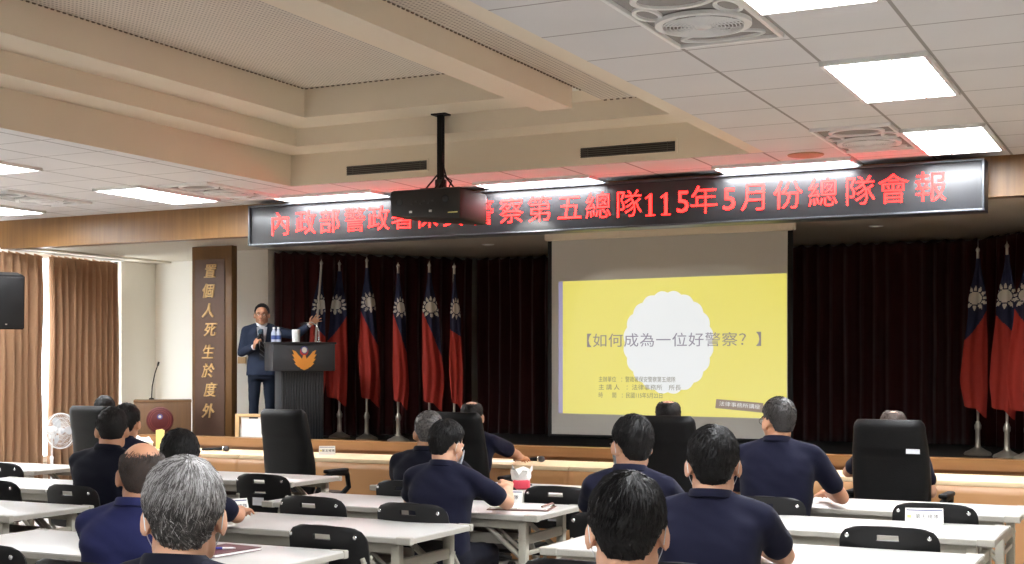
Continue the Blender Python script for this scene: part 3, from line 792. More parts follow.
for i, (x, y, rz, l) in enumerate(EX):
    if i == 0: e0.location = (x, y, 0); e0.rotation_euler.z = rz; e0['label'] = l; e0['group'] = OG
    else:
        c = copy_thing(e0, (x, y, 0), rz, l, OG)
        if i == 3:
            b = B(); box(b, (.165, -.335, .985), (.085, .003, .03), rot=None); obj('tag', b, 'sticker', c, smooth=False)

# ------------------------------------------------------------------ cloth-covered front bench: tables under tan cloths
def cloth_table(x0, x1, label):
    r = thing('bench_table', label, 'table', ((x0 + x1) / 2, 9.8, 0), group='front bench tables'); L = x1 - x0
    b = B(); box(b, (0, 0, .729), (L - .006, .612, .032), .004); obj('tabletop', b, 'lit_bench_top', r)
    for sx in (-1, 1):
        for sy in (-1, 1):
            b = B(); box(b, (sx * (L / 2 - .1), sy * .24, .35), (.04, .04, .70), .004); obj('leg', b, 'grey_metal', r)
def cloth(x0, x1, label, seed):
    L = x1 - x0; b = B(); rr = random.Random(seed); n = int(L / .02)
    def row(z, off, amp): 
        pts = []
        per = [(x0 + L * i / n, 9.5, 0, -1) for i in range(n)] + [(x1, 9.5 + .6 * i / 20, 1, 0) for i in range(20)] + [(x1 - L * i / n, 10.1, 0, 1) for i in range(n)] + [(x0, 10.1 - .6 * i / 20, -1, 0) for i in range(20)]
        for i, (x, y, nx_, ny_) in enumerate(per):
            s = x * 1.0 + y
            w = amp * (.7 * noise.noise(Vector((s * 2.6, seed, z * .35))) + .5 * noise.noise(Vector((s * 7, seed + 3, z * .2))))
            e = min(abs(x - x0), abs(x1 - x)); w += amp * .9 * math.exp(-(e / .07) ** 2)
            o = off + w; pts.append((x + nx_ * min(o, .02), y + ny_ * o, z))
        return pts
    rings = [row(.712 - .70 * (k / 12), .006 + .03 * k / 12, .008 + .045 * (k / 12)) for k in range(13)]
    vr = loft(b, rings, cap=False); 
    o = obj('tablecloth', b, 'tablecloth'); md = o.modifiers.new('thickness', 'SOLIDIFY'); md.thickness = .004
    return tag(o, label, 'tablecloth', 'tan cloths on the front bench')
XS = [-9.25, -7.37, -5.8, -4.22, -2.4, -.55, 1.2]
DS = ['near the curtained windows', 'before the podium, with a small white card', 'beside the reaching man and the black microphone', 'before the screen, between two seated men', 'before the white-tagged office chair', 'at the end past the white-tagged office chair']
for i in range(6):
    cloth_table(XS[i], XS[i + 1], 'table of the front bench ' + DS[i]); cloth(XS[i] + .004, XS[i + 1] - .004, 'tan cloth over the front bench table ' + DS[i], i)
# ------------------------------------------------------------------ people
def smooth01(t): t = max(0., min(1., t)); return t * t * (3 - 2 * t)
def head_shape(bm, T, hs=1.0, face=True):
    """skull, face, jaw, nose and ears as overlapping volumes; T places the head's own frame"""
    def E(c, r, rot=None, n=18):
        vs = ell(bm, (0, 0, 0), tuple(v * hs for v in r), rot, n)
        bmesh.ops.transform(bm, matrix=T @ Matrix.Translation(Vector(c) * hs), verts=vs)
    E((0, -.014, .028), (.0775, .098, .089), n=24); E((0, .028, -.035), (.065, .066, .082)); E((0, .045, -.088), (.046, .042, .030))
    E((0, .078, .018), (.052, .022, .016))                       # brow
    for s in (-1, 1):
        E((s * .040, .062, -.028), (.022, .024, .024))             # cheek
        E((s * .086, -.006, -.012), (.0075, .023, .036), Matrix.Rotation(s * -.55, 4, 'Z') @ Matrix.Rotation(.18, 4, 'X'), 14)
        E((s * .0775, .004, -.018), (.009, .012, .020), n=12)
        E((s * .058, .004, -.065), (.014, .030, .034))             # jaw corner
    a = [((0, .092, .010), (0, .109, -.030), .008, .0125)]
    for p0, p1, r0, r1 in a: caps_T(bm, T, Vector(p0) * hs, Vector(p1) * hs, r0 * hs, r1 * hs)
    for s in (-1, 1): E((s * .012, .098, -.033), (.008, .010, .008), n=10)
    E((0, .088, -.062), (.024, .012, .011), n=12)
def caps_T(bm, T, p0, p1, r0, r1, n=12): caps(bm, T @ Vector(p0), T @ Vector(p1), r0, r1, n)
def hair_mesh(T, hs, style, seed, strands):
    """a shell that hugs the skull inside the hairline, plus loose strands. style: t, bald, slots, part, nape"""
    rr = random.Random(seed); c = Vector((0, -.014, .028)); t = style.get('t', .014); nape = style.get('nape', -.085)
    def line(az):       # lowest z of hair by azimuth (0 = face side)
        a = abs(az) / pi
        P = [(0, .082), (.22, .070), (.36, .038), (.44, -.004), (.50, -.012), (.56, .012), (.62, -.012), (.70, -.055), (.8, nape), (1, nape - .004)]
        if 'front' in style: P[0] = (0, style['front']); P[1] = (.22, style['front'] - .010)
        if style.get('recede'): P[0] = (0, .104); P[1] = (.22, .100); P[2] = (.36, .055)
        for (x0, y0), (x1, y1) in zip(P, P[1:]):
            if a <= x1: return y0 + (y1 - y0) * smooth01((a - x0) / (x1 - x0))
        return P[-1][1]
    def radius(d):
        up = d.z >= 0; rz = .089 if up else .125
        return 1 / sqrt((d.x / .0775) ** 2 + (d.y / .098) ** 2 + (d.z / rz) ** 2)
    bald = style.get('bald', 0)       # radius of the bald crown, in radians round an axis that leans back
    bax = Vector((0, -.25, 1)).normalized(); 
    def cover(d, p):
        az = atan2(d.x, d.y); k = smooth01((p.z - line(az)) / .016 + .5)
        if bald:
            ang = d.angle(bax); b_ = bald * (1 + (.5 if d.y > 0 else 0) * max(0, d.y))
            k *= smooth01((ang - b_ + .12 * noise.noise(d * 9 + Vector((seed, 2, 0)))) / .5 + .4)
        return k
    part = style.get('part', 0)
    def shell(d):
        p0 = c + d * radius(d); k = cover(d, p0)
        n1 = noise.noise(d * 3.2 + Vector((seed, 0, 0))); n2 = noise.noise(d * 9 + Vector((0, seed, 0)))
        top = max(0, d.z)
        th = t * (1 + .30 * n1 + .22 * n2) + .010 * top * style.get('vol', 1) 
        if part and d.z > .2: th *= 1 - .75 * math.exp(-((d.x + .35 * part) / .05) ** 2) * smooth01((d.z - .2) * 3) * (1 if d.y > -.55 else 0)
        if d.z < 0: th *= 1 - .45 * smooth01(-d.z * 1.6)
        return p0 + d * (th * k - .012 * (1 - k)), k
    bm = B(); nu, nv = 72, 48; g = []
    for j in range(nv + 1):
        el = -pi / 2 + pi * j / nv; row = []
        for i in range(nu):
            az = 2 * pi * i / nu; d = Vector((sin(az) * cos(el), cos(az) * cos(el), sin(el)))
            p, k = shell(d); row.append((bm.verts.new(T @ (p * hs)), k))
        g.append(row)
    for j in range(nv):
        for i in range(nu):
            qd = (g[j][i], g[j][(i + 1) % nu], g[j + 1][(i + 1) % nu], g[j + 1][i])
            if max(x[1] for x in qd) < .02: continue
            try:
                f = bm.faces.new([x[0] for x in qd])
                d = T.to_3x3().inverted() @ Vector(f.calc_center_median() - T.translation)
                f.material_index = style['pick'](d / hs, rr) if 'pick' in style else 0
            except ValueError: pass
    bmesh.ops.delete(bm, geom=[v for v in bm.verts if not v.link_faces], context='VERTS')
    whorl = Vector((.12 * style.get('wx', 1), -.42, .9)).normalized(); made = 0; tries = 0
    while made < strands and tries < strands * 6:
        tries += 1
        d = Vector((rr.gauss(0, 1), rr.gauss(0, 1) - .35, rr.gauss(0, 1) + .35)).normalized()
        p, k = shell(d)
        if bald:
            if rr.random() > k * 1.2: continue
            p = c + d * max((p - c).length, radius(d) + .0012)
        elif k < .75: continue
        flow = (d - whorl * d.dot(whorl)); flow = flow - d * flow.dot(d)
        swirl = d.cross(whorl) * .45
        dn = Vector((0, 0, -1)); dn = dn - d * dn.dot(d)
        v = flow.normalized() * 1.0 + swirl + dn * .7 + Vector((rr.gauss(0, .25), rr.gauss(0, .25), rr.gauss(0, .25)))
        v = (v - d * v.dot(d)).normalized()
        L = style.get('len', .026) * rr.uniform(.6, 1.25) * (1 if d.z > .1 else .7); w = style.get('w', .0013) * rr.uniform(.7, 1.3)
        lift = style.get('lift', .25) * rr.uniform(.2, 1.3); pts = []; ok = True
        for s in range(5):
            x = s / 4; dd = (p - c + v * L * x).normalized(); pp, kk = shell(dd)
            if bald: pp = c + dd * max((pp - c).length, radius(dd) + .0012)
            elif kk < .4: ok = s > 2; break
            pts.append(T @ ((pp + dd * (.0008 + lift * L * .5 * x * x)) * hs))
        if not ok or len(pts) < 4: continue
        mi = style['pick'](p, rr) if 'pick' in style else (1 if rr.random() < .3 and style.get('n', 1) > 1 else 0)
        sweep(bm, pts, [w, w * 1.15, w, w * .7, w * .25][:len(pts)], 3, cap=False, mi=mi); made += 1
    return bm
def hand_shape(bm, wrist, fwd, nrm, side, curl=.35, spread=.12, s=1.0):
    """palm, four bent fingers and a thumb leaving the side of the palm. nrm points out of the back of the hand; side=+1 right hand"""
    f = Vector(fwd).normalized(); n = Vector(nrm); n = (n - f * n.dot(f)).normalized(); x = f.cross(n) * side   # x: toward the little finger for side=+1
    W = Vector(wrist)
    caps(bm, W - f * .01, W + f * .03 * s, .024 * s, .026 * s)
    for t in (-1.5, -.5, .5, 1.5): caps(bm, W + f * .015 * s + x * t * .012 * s, W + f * .082 * s + x * t * .0185 * s, .0135 * s, .0115 * s, 10)
    for k, (t, L) in enumerate(((-1.5, .070), (-.5, .080), (.5, .074), (1.5, .058))):
        p = W + f * .085 * s + x * t * .0195 * s; a = spread * t * .6; d = (f + x * a).normalized(); seg = (.45, .30, .25); r = .0092 * s
        ang = 0
        for i, sg in enumerate(seg):
            ang += curl * (.9 if i == 0 else 1.1); dd = (d * cos(ang) - n * sin(ang)).normalized(); p2 = p + dd * L * sg * s
            caps(bm, p, p2, r, r * .9, 8); p = p2; r *= .92
    p = W + f * .022 * s - x * .022 * s; d1 = (f * .55 - x * .75 - n * .25).normalized(); p2 = p + d1 * .042 * s; caps(bm, p, p2, .0125 * s, .011 * s, 8)
    d2 = (f * .9 - x * .35 - n * (.25 + curl * .4)).normalized(); p3 = p2 + d2 * .03 * s; caps(bm, p2, p3, .0105 * s, .0095 * s, 8)
    caps(bm, p3, p3 + (d2 - n * curl * .4).normalized() * .024 * s, .0095 * s, .008 * s, 8)
def torso_rings(bm, spec, n=28):
    rings = []
    for (c, rx, ry, e) in spec:
        ring = []
        for i in range(n):
            a = 2 * pi * i / n; ca, sa = cos(a), sin(a)
            ring.append((c[0] + rx * abs(ca) ** e * (1 if ca > 0 else -1), c[1] + ry * abs(sa) ** e * (1 if sa > 0 else -1), c[2]))
        rings.append(ring)
    loft(bm, rings)
def wrinkle(me, amp, seed, top=None):
    me.update()
    for v in me.vertices:
        c = v.co; s = Vector((c.x * 7 + c.z * 5, c.y * 7, c.z * 11 + c.x * 3 + seed))
        k = noise.noise(s) + .5 * noise.noise(s * 2.1)
        v.co = c + v.normal * (amp * k)
def head_bits(root, T, hs, opt):
    def P(v): return T @ (Vector(v) * hs)
    Rm = T.to_3x3().to_4x4()
    for s in (-1, 1):
        b = B(); ell(b, P((s * .031, .079, .006)), (.012 * hs,) * 3, None, 12); e = obj('eye', b, 'eye_white', root)
        b = B(); ell(b, P((s * .031, .0885, .006)), (.0052 * hs,) * 3, None, 10); obj('iris', b, 'iris', e)
        b = B(); sweep(b, [P((s * .014, .097, .022)), P((s * .032, .097, .028)), P((s * .050, .084, .022))], [.003 * hs, .004 * hs, .002 * hs], 6); obj('eyebrow', b, 'hair_black', root)
    if not opt.get('mask'):
        b = B(); sweep(b, [P((-.024, .091, -.062)), P((-.008, .1005, -.0585)), P((0, .1, -.060)), P((.008, .1005, -.0585)), P((.024, .091, -.062))], [.002 * hs, .005 * hs, .0045 * hs, .005 * hs, .002 * hs], 8); obj('mouth', b, 'lip', root)
    else:
        b = B(); rings = []
        for j in range(7):
            v = j / 6; z = -.015 - .095 * v; row = []
            for i in range(15):
                u = i / 14 * 2 - 1; a = u * 1.22
                yy = .118 - .01 * (2 * v - 1) ** 2 - .008 * v; xx = .073 * (1 - .18 * v)
                row.append(P((xx * sin(a) / sin(1.22) * 1.0, .02 + (yy - .02) * cos(a) ** .8, z + .012 * (1 - cos(a)) * (1 if v < .5 else -.6))))
            rings.append(row)
        loft(b, rings, close=False); bmesh.ops.solidify(b, geom=b.faces[:], thickness=.003)
        m = obj('face_mask', b, 'mask', root)
        for s in (-1, 1):
            b = B(); sweep(b, [P((s * .070, .045, -.020)), P((s * .080, .015, .006)), P((s * .0865, -.006, .022)), P((s * .089, -.018, .004)), P((s * .085, -.018, -.028)), P((s * .080, .0, -.048)), P((s * .064, .04, -.085))], .0012 * hs, 5); obj('ear_loop', b, 'mask', m)
    if opt.get('glasses'):
        g = B()
        for s in (-1, 1):
            sweep(g, [P((s * .033 + .023 * cos(a) , .104 - .004 * abs(cos(a)), .002 + .017 * sin(a))) for a in [2 * pi * k / 20 for k in range(21)]], .0014 * hs, 6, cap=False)
            sweep(g, [P((s * .056, .100, .008)), P((s * .076, .07, .010)), P((s * .084, .01, .012)), P((s * .088, -.012, .002))], .0015 * hs, 6)
        sweep(g, [P((-.011, .106, .006)), P((0, .109, .009)), P((.011, .106, .006))], .0014 * hs, 6)
        obj('glasses', g, 'rim', root)
def seated(label, X, Y, ztop, byaw, hyaw, hair, hmat, skin_m='skin', cloth='navy', hpitch=.12, lean=.07, arms=('table', 'table'), hs=.97, vox=.0075, strands=250, wide=1.0, opt=None, seat=.46, seed=1):
    """a person sitting; X, Y is where the head is. byaw / hyaw: body and head turn (radians, counter-clockwise from facing the stage)"""
    opt = opt or {}
    hz_ = ztop - .119 * hs
    fy = lean * 1.6
    rx = X + sin(byaw) * fy; ry = Y - cos(byaw) * fy
    root = thing('person', label, 'person', (rx, ry, 0), byaw)
    T = Matrix.Translation((0, fy, hz_)) @ Matrix.Rotation(hyaw - byaw, 4, 'Z') @ Matrix.Rotation(-hpitch, 4, 'X')
    zs = ztop - .285 * hs; zn = ztop - .225 * hs; zp = seat + .06
    sh = Vector((.178 * wide, lean, zs - .012))
    def yl(z): return lean * (z - zp) / (zs - zp) * (1 if z < zs else 1.05)
    # ---- body: head, neck, chest core, arms, hands
    b = B(); head_shape(b, T, hs)
    nb = Vector((0, yl(zn) - .012, zn - .03)); caps(b, nb, T @ Vector((0, -.022, -.055)), .062 * hs, .058 * hs, 16)
    torso_rings(b, [((0, -.005, zp - .06), .13, .09, .8), ((0, yl(.7), .70), .125, .085, .8), ((0, yl(zs - .1), zs - .1), .14, .085, .8), ((0, yl(zs), zs - .005), .13, .065, .9), ((0, yl(zn) - .01, zn - .03), .06, .055, 1)])
    aj = []
    for k, s in ((0, -1), (1, 1)):
        mode = arms[k]; S = Vector((s * sh.x, sh.y, sh.z))
        if mode == 'table': E_ = Vector((s * .255, lean + .14, .80)); W_ = Vector((s * .13, lean + .36, .795)); fw = Vector((-s * .25, 1, -.03)); nr = (0, 0, 1); cu = .28
        elif mode == 'wide': E_ = Vector((s * .325, lean + .16, .80)); W_ = Vector((s * .23, lean + .385, .80)); fw = Vector((-s * .35, 1, .05)); nr = (0, 0, 1); cu = .4
        elif mode == 'reach': E_ = Vector((s * .26, lean + .26, .84)); W_ = Vector((s * .19, lean + .50, .80)); fw = Vector((-s * .1, 1, -.1)); nr = (0, 0, 1); cu = .3
        elif mode == 'write': E_ = Vector((s * .29, lean + .17, .80)); W_ = Vector((s * .22, lean + .37, .845)); fw = Vector((-s * .35, .8, .45)); nr = (s * .4, -.2, .8); cu = .6
        else: E_ = Vector((s * .25, lean - .02, .70)); W_ = Vector((s * .13, lean + .20, .66)); fw = Vector((-s * .3, 1, -.25)); nr = (0, .2, 1); cu = .35
        aj.append((S, E_, W_))
        caps(b, S, E_, .046, .040); caps(b, E_, E_.lerp(W_, .35), .039, .040); caps(b, E_.lerp(W_, .35), W_, .040, .027)
        hand_shape(b, W_, fw, nr, s, cu)
    me = remesh(b, vox, 3); obj('body', me, skin_m, root)
    # ---- shirt
    b = B(); w = wide
    torso_rings(b, [((0, -.01, zp - .09), .178 * w, .125, .75), ((0, yl(zp + .02), zp + .02), .180 * w, .128, .75), ((0, yl(.70) - .004, .70), .170 * w, .120, .8), ((0, yl(.82) - .006, .82), .180 * w, .122, .78), ((0, yl(zs - .09) - .008, zs - .09), .192 * w, .120, .72), ((0, yl(zs - .02) - .008, zs - .02), .186 * w, .100, .75), ((0, yl(zs) - .010, zs + .025), .148 * w, .080, .85), ((0, yl(zs) - .012, zs + .055), .094, .068, .95), ((0, yl(zs) - .010, zn + .012), .066 * hs, .064 * hs, 1)])
    for k, s in ((0, -1), (1, 1)):
        S, E_, W_ = aj[k]; q_ = Vector((s * .05, yl(zs) - .01, zn - .02))
        caps(b, q_, S + Vector((0, -.008, .004)), .046, .054, 14)
        caps(b, S + Vector((0, -.006, 0)), S.lerp(E_, .45), .058, .060, 14)
        if opt.get('long'): caps(b, S.lerp(E_, .45), E_, .06, .052, 14); caps(b, E_, E_.lerp(W_, .9), .052, .042, 14)
        else: caps(b, S.lerp(E_, .45), S.lerp(E_, .68), .060, .060, 14)
    me = remesh(b, .012, 7); wrinkle(me, .008, seed * 3.1)
    # collar: a standing folded band round the neck
    cb = B(); n = 36; rings = []
    for (dr, dz) in ((-.002, -.012), (.000, .014), (.005, .021), (.011, .015), (.017, -.008), (.012, -.012)):
        ring = []
        for i in range(n):
            a = 2 * pi * i / n; front = max(0, sin(a)) ** 2
            rr_ = (.062 * hs + dr); ring.append((rr_ * cos(a) * 1.03, yl(zs) - .004 + rr_ * sin(a) * 1.02, zn + .004 + dz * (1 - .2 * front) - .034 * front + .012 * (max(0, -sin(a)))))
        rings.append(ring)
    loft(cb, rings, cap=False); bmesh.ops.recalc_face_normals(cb, faces=cb.faces)
    cme = bpy.data.meshes.new('c'); cb.to_mesh(cme); cb.free()
    b = B(); b.from_mesh(me); b.from_mesh(cme); obj('shirt', b, cloth, root)
    # ---- trousers, belt, shoes
    b = B(); kz = seat + .07
    torso_rings(b, [((0, .0, zp - .11), .17 * w, .13, .8), ((0, -.005, zp + .05), .172 * w, .122, .8)])
    for s in (-1, 1):
        caps(b, (s * .095, .0, zp), (s * .115, .42, kz - .03), .088, .066, 14); caps(b, (s * .115, .42, kz - .03), (s * .12, .40, .10), .066, .048, 14)
    me = remesh(b, .015, 5); wrinkle(me, .004, seed); obj('trousers', me, 'trouser', root)
    for s in (-1, 1):
        b = B(); vs = ell(b, (0, 0, 0), (.048, .135, .05), None, 14)
        for v in b.verts: v.co.z = max(v.co.z, -.035)
        bmesh.ops.translate(b, verts=b.verts[:], vec=(s * .12, .46, .037)); obj('shoe', b, 'shoe', root)
    hb = hair_mesh(T, hs, hair, seed, strands); obj('hair', hb, hmat, root)
    head_bits(root, T, hs, opt)
    return root
def pick_grey(p, rr):
    x = rr.random(); k = smooth01((p.z - .0) / .07)
    return 0 if x < .35 * k + .12 else (1 if x < .62 * k + .35 else 2)
SHORT = dict(t=.013, len=.022, lift=.22)
# nearest two, seen as heads
seated('silver-haired person in a dark shirt, nearest the camera on the window side', -2.057, 2.45, 1.292, .25, radians(38), dict(t=.012, len=.040, lift=.14, w=.0011, pick=pick_grey, nape=-.075, vol=1.2), ['hair_white', 'hair_grey', 'hair_mid'], 'skin', 'navy_black', vox=.006, strands=3200, seed=2, hs=1.000, opt=dict(mask=True))
seated('black-haired masked person in front of the slide, cut off at the neck by the picture', -1.173, 2.98, 1.252, .1, radians(20), dict(t=.011, len=.03, lift=.2, w=.0013, n=2, nape=-.07), ['hair_black', 'hair_soft'], 'skin', 'navy', vox=.006, strands=1700, seed=3, hs=1.020, opt=dict(mask=True, glasses=True), hpitch=.2)
seated('masked person with a full head of short black hair and a wide navy back', -1.588, 4.92, 1.278, .12, radians(19), dict(t=.010, len=.022, lift=.2, n=2, nape=-.07), ['hair_black', 'hair_soft'], 'skin', 'navy', vox=.0065, strands=1300, seed=4, hs=1.100, opt=dict(mask=True), wide=1.08, hpitch=.1)
seated('masked person in glasses with a combed side parting, in the middle of the hall', -2.407, 6.18, 1.266, .15, radians(44), dict(t=.010, len=.028, lift=.12, n=2, part=1, nape=-.07), ['hair_black', 'hair_soft'], 'skin', 'navy', strands=1000, seed=5, hs=1.120, opt=dict(mask=True, glasses=True), hpitch=.1)
seated('upright broad-shouldered person in thin glasses below the slide corner', -1.974, 7.26, 1.338, .1, radians(48), dict(t=.007, len=.016, lift=.15, n=2, nape=-.06), ['hair_mid', 'hair_soft'], 'skin_tan', 'navy', strands=900, seed=6, hs=1.010, opt=dict(glasses=True), wide=1.07, arms=('table', 'wide'), hpitch=.05, lean=.04)
seated('balding person in a bright blue-navy shirt', -3.515, 3.95, 1.231, .2, radians(36), dict(t=.004, len=.018, lift=.06, w=.0008, bald=.9, n=2, recede=1, nape=-.07), ['hair_thin', 'hair_mid'], 'skin_tan', 'navy_blue', strands=2600, seed=7, hs=1.030, arms=('table', 'lap'), wide=1.1, hpitch=.1)
seated('dark-haired person resting a bare forearm on the long table', -4.323, 5.12, 1.20, .1, radians(36), dict(t=.010, len=.02, lift=.15, n=2, nape=-.07), ['hair_black', 'hair_soft'], 'skin_tan', 'navy', strands=600, seed=8, hs=1.050, arms=('table', 'table'), hpitch=.15)
seated('broad-backed person in a dark navy shirt on the window side, ear showing', -5.773, 6.22, 1.258, .2, radians(40), dict(t=.009, len=.018, lift=.2, n=2, recede=1, nape=-.06), ['hair_soft', 'hair_black'], 'skin_tan', 'navy_black', strands=500, seed=9, hs=1.050, wide=1.1, lean=.07, vox=.009, hpitch=.15)
seated('person half hidden behind the broad-backed person, toward the red medallion', -6.601, 7.26, 1.242, .1, radians(22), dict(t=.011, len=.024, lift=.25, n=2, nape=-.075), ['hair_black', 'hair_soft'], 'skin_tan', 'navy', strands=400, seed=10, hs=1.030, vox=.009)
seated('grey-haired person in a dark navy shirt beside the reaching man', -4.171, 7.26, 1.227, .1, radians(32), dict(t=.010, len=.015, lift=.15, nape=-.06, pick=lambda p, rr: 0 if rr.random() < .6 else 1), ['hair_grey', 'hair_mid'], 'skin_tan', 'navy_black', strands=500, seed=11, hs=1.020, wide=1.05, vox=.009)
seated('masked person with a black fringe writing beside the open folder', -3.464, 6.22, 1.22, .1, radians(-14), dict(t=.011, len=.03, lift=.1, n=2, nape=-.07), ['hair_black', 'hair_soft'], 'skin', 'navy', strands=900, seed=12, hs=0.980, opt=dict(mask=True), arms=('table', 'write'), hpitch=.28, lean=.08, wide=.93)
# four at the front bench in the high-backed chairs
seated('dark-haired person in the high-backed chair next to the standing fan', -8.527, 9.1, 1.244, 0, radians(25), dict(t=.010, len=.02, lift=.15, nape=-.07), ['hair_black'], 'skin', 'navy', strands=150, seed=13, hs=1.000, vox=.010, lean=.03)
seated('balding person reaching across the cloth bench toward the black microphone', -4.861, 9.12, 1.248, 0, radians(15), dict(t=.007, len=.012, lift=.1, bald=.55, recede=1, nape=-.06), ['hair_soft'], 'skin_tan', 'navy', strands=200, seed=14, hs=1.000, vox=.008, arms=('table', 'reach'), lean=.08, wide=1.1)
seated('thin-crowned person in the high-backed chair in front of the slide', -3.271, 9.1, 1.275, 0, radians(28), dict(t=.008, len=.013, lift=.1, bald=.5, nape=-.06), ['hair_soft'], 'skin_tan', 'navy', strands=200, seed=15, hs=1.040, vox=.010, lean=.03)
seated('brown-haired person almost hidden by the white-tagged high-backed chair', -1.703, 9.1, 1.222, 0, radians(20), dict(t=.009, len=.014, lift=.1, bald=.35, nape=-.06), ['hair_thin'], 'skin', 'navy', strands=200, seed=16, hs=1.000, vox=.010, lean=.03, arms=('wide', 'lap'))
# ------------------------------------------------------------------ the speaker at the podium
def speaker(X, Y, yaw):
    r = thing('person', 'person in a blue-grey suit and tie speaking into a hand-held microphone behind the podium', 'person', (X, Y, STG), yaw)
    k = .955; hs = 1.0                       # the figure faces its own +Y
    H = 1.63; hz_ = H - .119 * hs; zs = 1.335; zn = 1.39
    T = Matrix.Translation((0, .03, hz_)) @ Matrix.Rotation(radians(-6), 4, 'Z') @ Matrix.Rotation(-.06, 4, 'X')
    b = B(); head_shape(b, T, hs); caps(b, (0, -.01, zn - .03), T @ Vector((0, -.02, -.055)), .058, .055, 16)
    torso_rings(b, [((0, 0, .86), .12, .08, .8), ((0, 0, 1.1), .12, .08, .8), ((0, 0, zs), .12, .06, .9), ((0, -.005, zn - .03), .06, .05, 1)])
    SL, EL, WL = Vector((-.18, 0, zs - .02)), Vector((-.40, .06, 1.27)), Vector((-.56, .16, 1.40))     # raised arm (figure's left)
    SR, ER, WR = Vector((.18, 0, zs - .02)), Vector((.235, -.0, 1.06)), Vector((.085, .20, 1.13))       # arm with the microphone
    for S, E_, W_ in ((SL, EL, WL), (SR, ER, WR)): caps(b, S, E_, .042, .038); caps(b, E_, W_, .036, .026)
    hand_shape(b, WL, (-.75, .25, .55), (.1, -.9, .35), -1, .12, .5)
    hand_shape(b, WR, (-.35, .2, .9), (.75, .55, .1), 1, 1.0, .0)
    me = remesh(b, .0065, 2); obj('body', me, 'skin_tan', r)
    b = B()
    torso_rings(b, [((0, 0, .79), .185, .125, .75), ((0, 0, .90), .178, .118, .78), ((0, .0, 1.04), .162, .108, .8), ((0, 0, 1.20), .178, .114, .76), ((0, -.004, zs - .05), .186, .104, .75), ((0, -.006, zs + .012), .14, .078, .85), ((0, -.008, zs + .05), .075, .062, 1)])
    for S, E_, W_ in ((SL, EL, WL), (SR, ER, WR)):
        caps(b, Vector((S.x * .4, -.005, zn - .02)), S + Vector((0, 0, .005)), .046, .058, 14); caps(b, S, E_, .062, .055, 14); caps(b, E_, E_.lerp(W_, .80), .055, .043, 14)
    me = remesh(b, .010, 5); wrinkle(me, .006, 44); jk = obj('jacket', me, 'suit', r)
    # shirt front, collar, lapels and tie lie just proud of the chest
    def front(x, z, o=.0):
        u = max(0, 1 - (x / .19) ** 2); d = .112 if z < zs - .05 else .112 - (z - zs + .05) * .42
        return Vector((x, d * u ** .4 + o, z))
    def patch(name, rows, m, off, thick=.004):
        b = B(); g = [[b.verts.new(front(x, z, off)) for x in xs] for xs, z in rows]
        for a, c in zip(g, g[1:]):
            for i in range(len(a) - 1): b.faces.new((a[i], a[i + 1], c[i + 1], c[i]))
        bmesh.ops.solidify(b, geom=b.faces[:], thickness=thick); return obj(name, b, m, r)
    def V(w0, w1, z0, z1, n=10, m=8):
        return [([(-1 + 2 * i / m) * (w0 + (w1 - w0) * j / n) for i in range(m + 1)], z0 + (z1 - z0) * j / n) for j in range(n + 1)]
    patch('shirt_front', V(.012, .062, .98, zs + .03), 'shirt_white', .010)
    patch('tie', V(.030, .017, .97, zs + .005, 10, 4), 'tie', .016)
    b = B(); 
    for j in range(6):
        z = 1.0 + j * .055; w = .027 - .010 * j / 6
        for i in range(4):
            x0, x1 = -w + 2 * w * i / 4, -w + 2 * w * (i + 1) / 4; a = .02
            b.faces.new([b.verts.new(front(x, zz, .0225)) for x, zz in ((x0, z + a * i / 2), (x1, z + a * (i + 1) / 2), (x1, z + .014 + a * (i + 1) / 2), (x0, z + .014 + a * i / 2))])
    bmesh.ops.solidify(b, geom=b.faces[:], thickness=.001); obj('tie_stripes', b, 'tie_stripe', r)
    for s in (-1, 1):
        rows = []
        for j in range(9):
            v = j / 8; z = .98 + (zs + .045 - .98) * v; xi = .010 + .055 * v; w = .012 + .045 * sin(pi * min(1, v * 1.15)) ; rows.append(([s * (xi + w * i / 4) for i in range(5)], z))
        patch('lapel', rows, 'suit', .012, .008)
    cb = B(); rings = []
    for dr, dz in ((.0, -.01), (.002, .03), (.008, .034), (.014, -.006)):
        rings.append([((.058 + dr) * cos(2 * pi * i / 32), -.002 + (.058 + dr) * sin(2 * pi * i / 32), zn + dz - .03 * max(0, sin(2 * pi * i / 32)) ** 2) for i in range(32)])
    loft(cb, rings, cap=False); obj('collar', cb, 'shirt_white', r)
    for E_, W_ in ((EL, WL), (ER, WR)):
        b = B(); caps(b, E_.lerp(W_, .80), E_.lerp(W_, .93), .034, .031, 14); obj('cuff', b, 'shirt_white', r)
    b = B(); torso_rings(b, [((0, 0, .74), .165, .11, .8), ((0, 0, .9), .165, .108, .8)])
    for s in (-1, 1): caps(b, (s * .085, 0, .80), (s * .095, .02, .42), .085, .06, 14); caps(b, (s * .095, .02, .42), (s * .10, 0, .08), .06, .05, 14)
    me = remesh(b, .013, 4); wrinkle(me, .004, 7); obj('trousers', me, 'suit_dark', r)
    for s in (-1, 1):
        b = B(); ell(b, (0, 0, 0), (.045, .13, .05), None, 14)
        for v in b.verts: v.co.z = max(v.co.z, -.035)
        bmesh.ops.translate(b, verts=b.verts[:], vec=(s * .10, .05, .037)); obj('shoe', b, 'shoe', r)
    hb = hair_mesh(T, hs, dict(t=.009, len=.022, lift=.2, n=2, nape=-.06, front=.096), 21, 300); obj('hair', hb, ['hair_black', 'hair_soft'], r)
    head_bits(r, T, hs, dict(glasses=True))
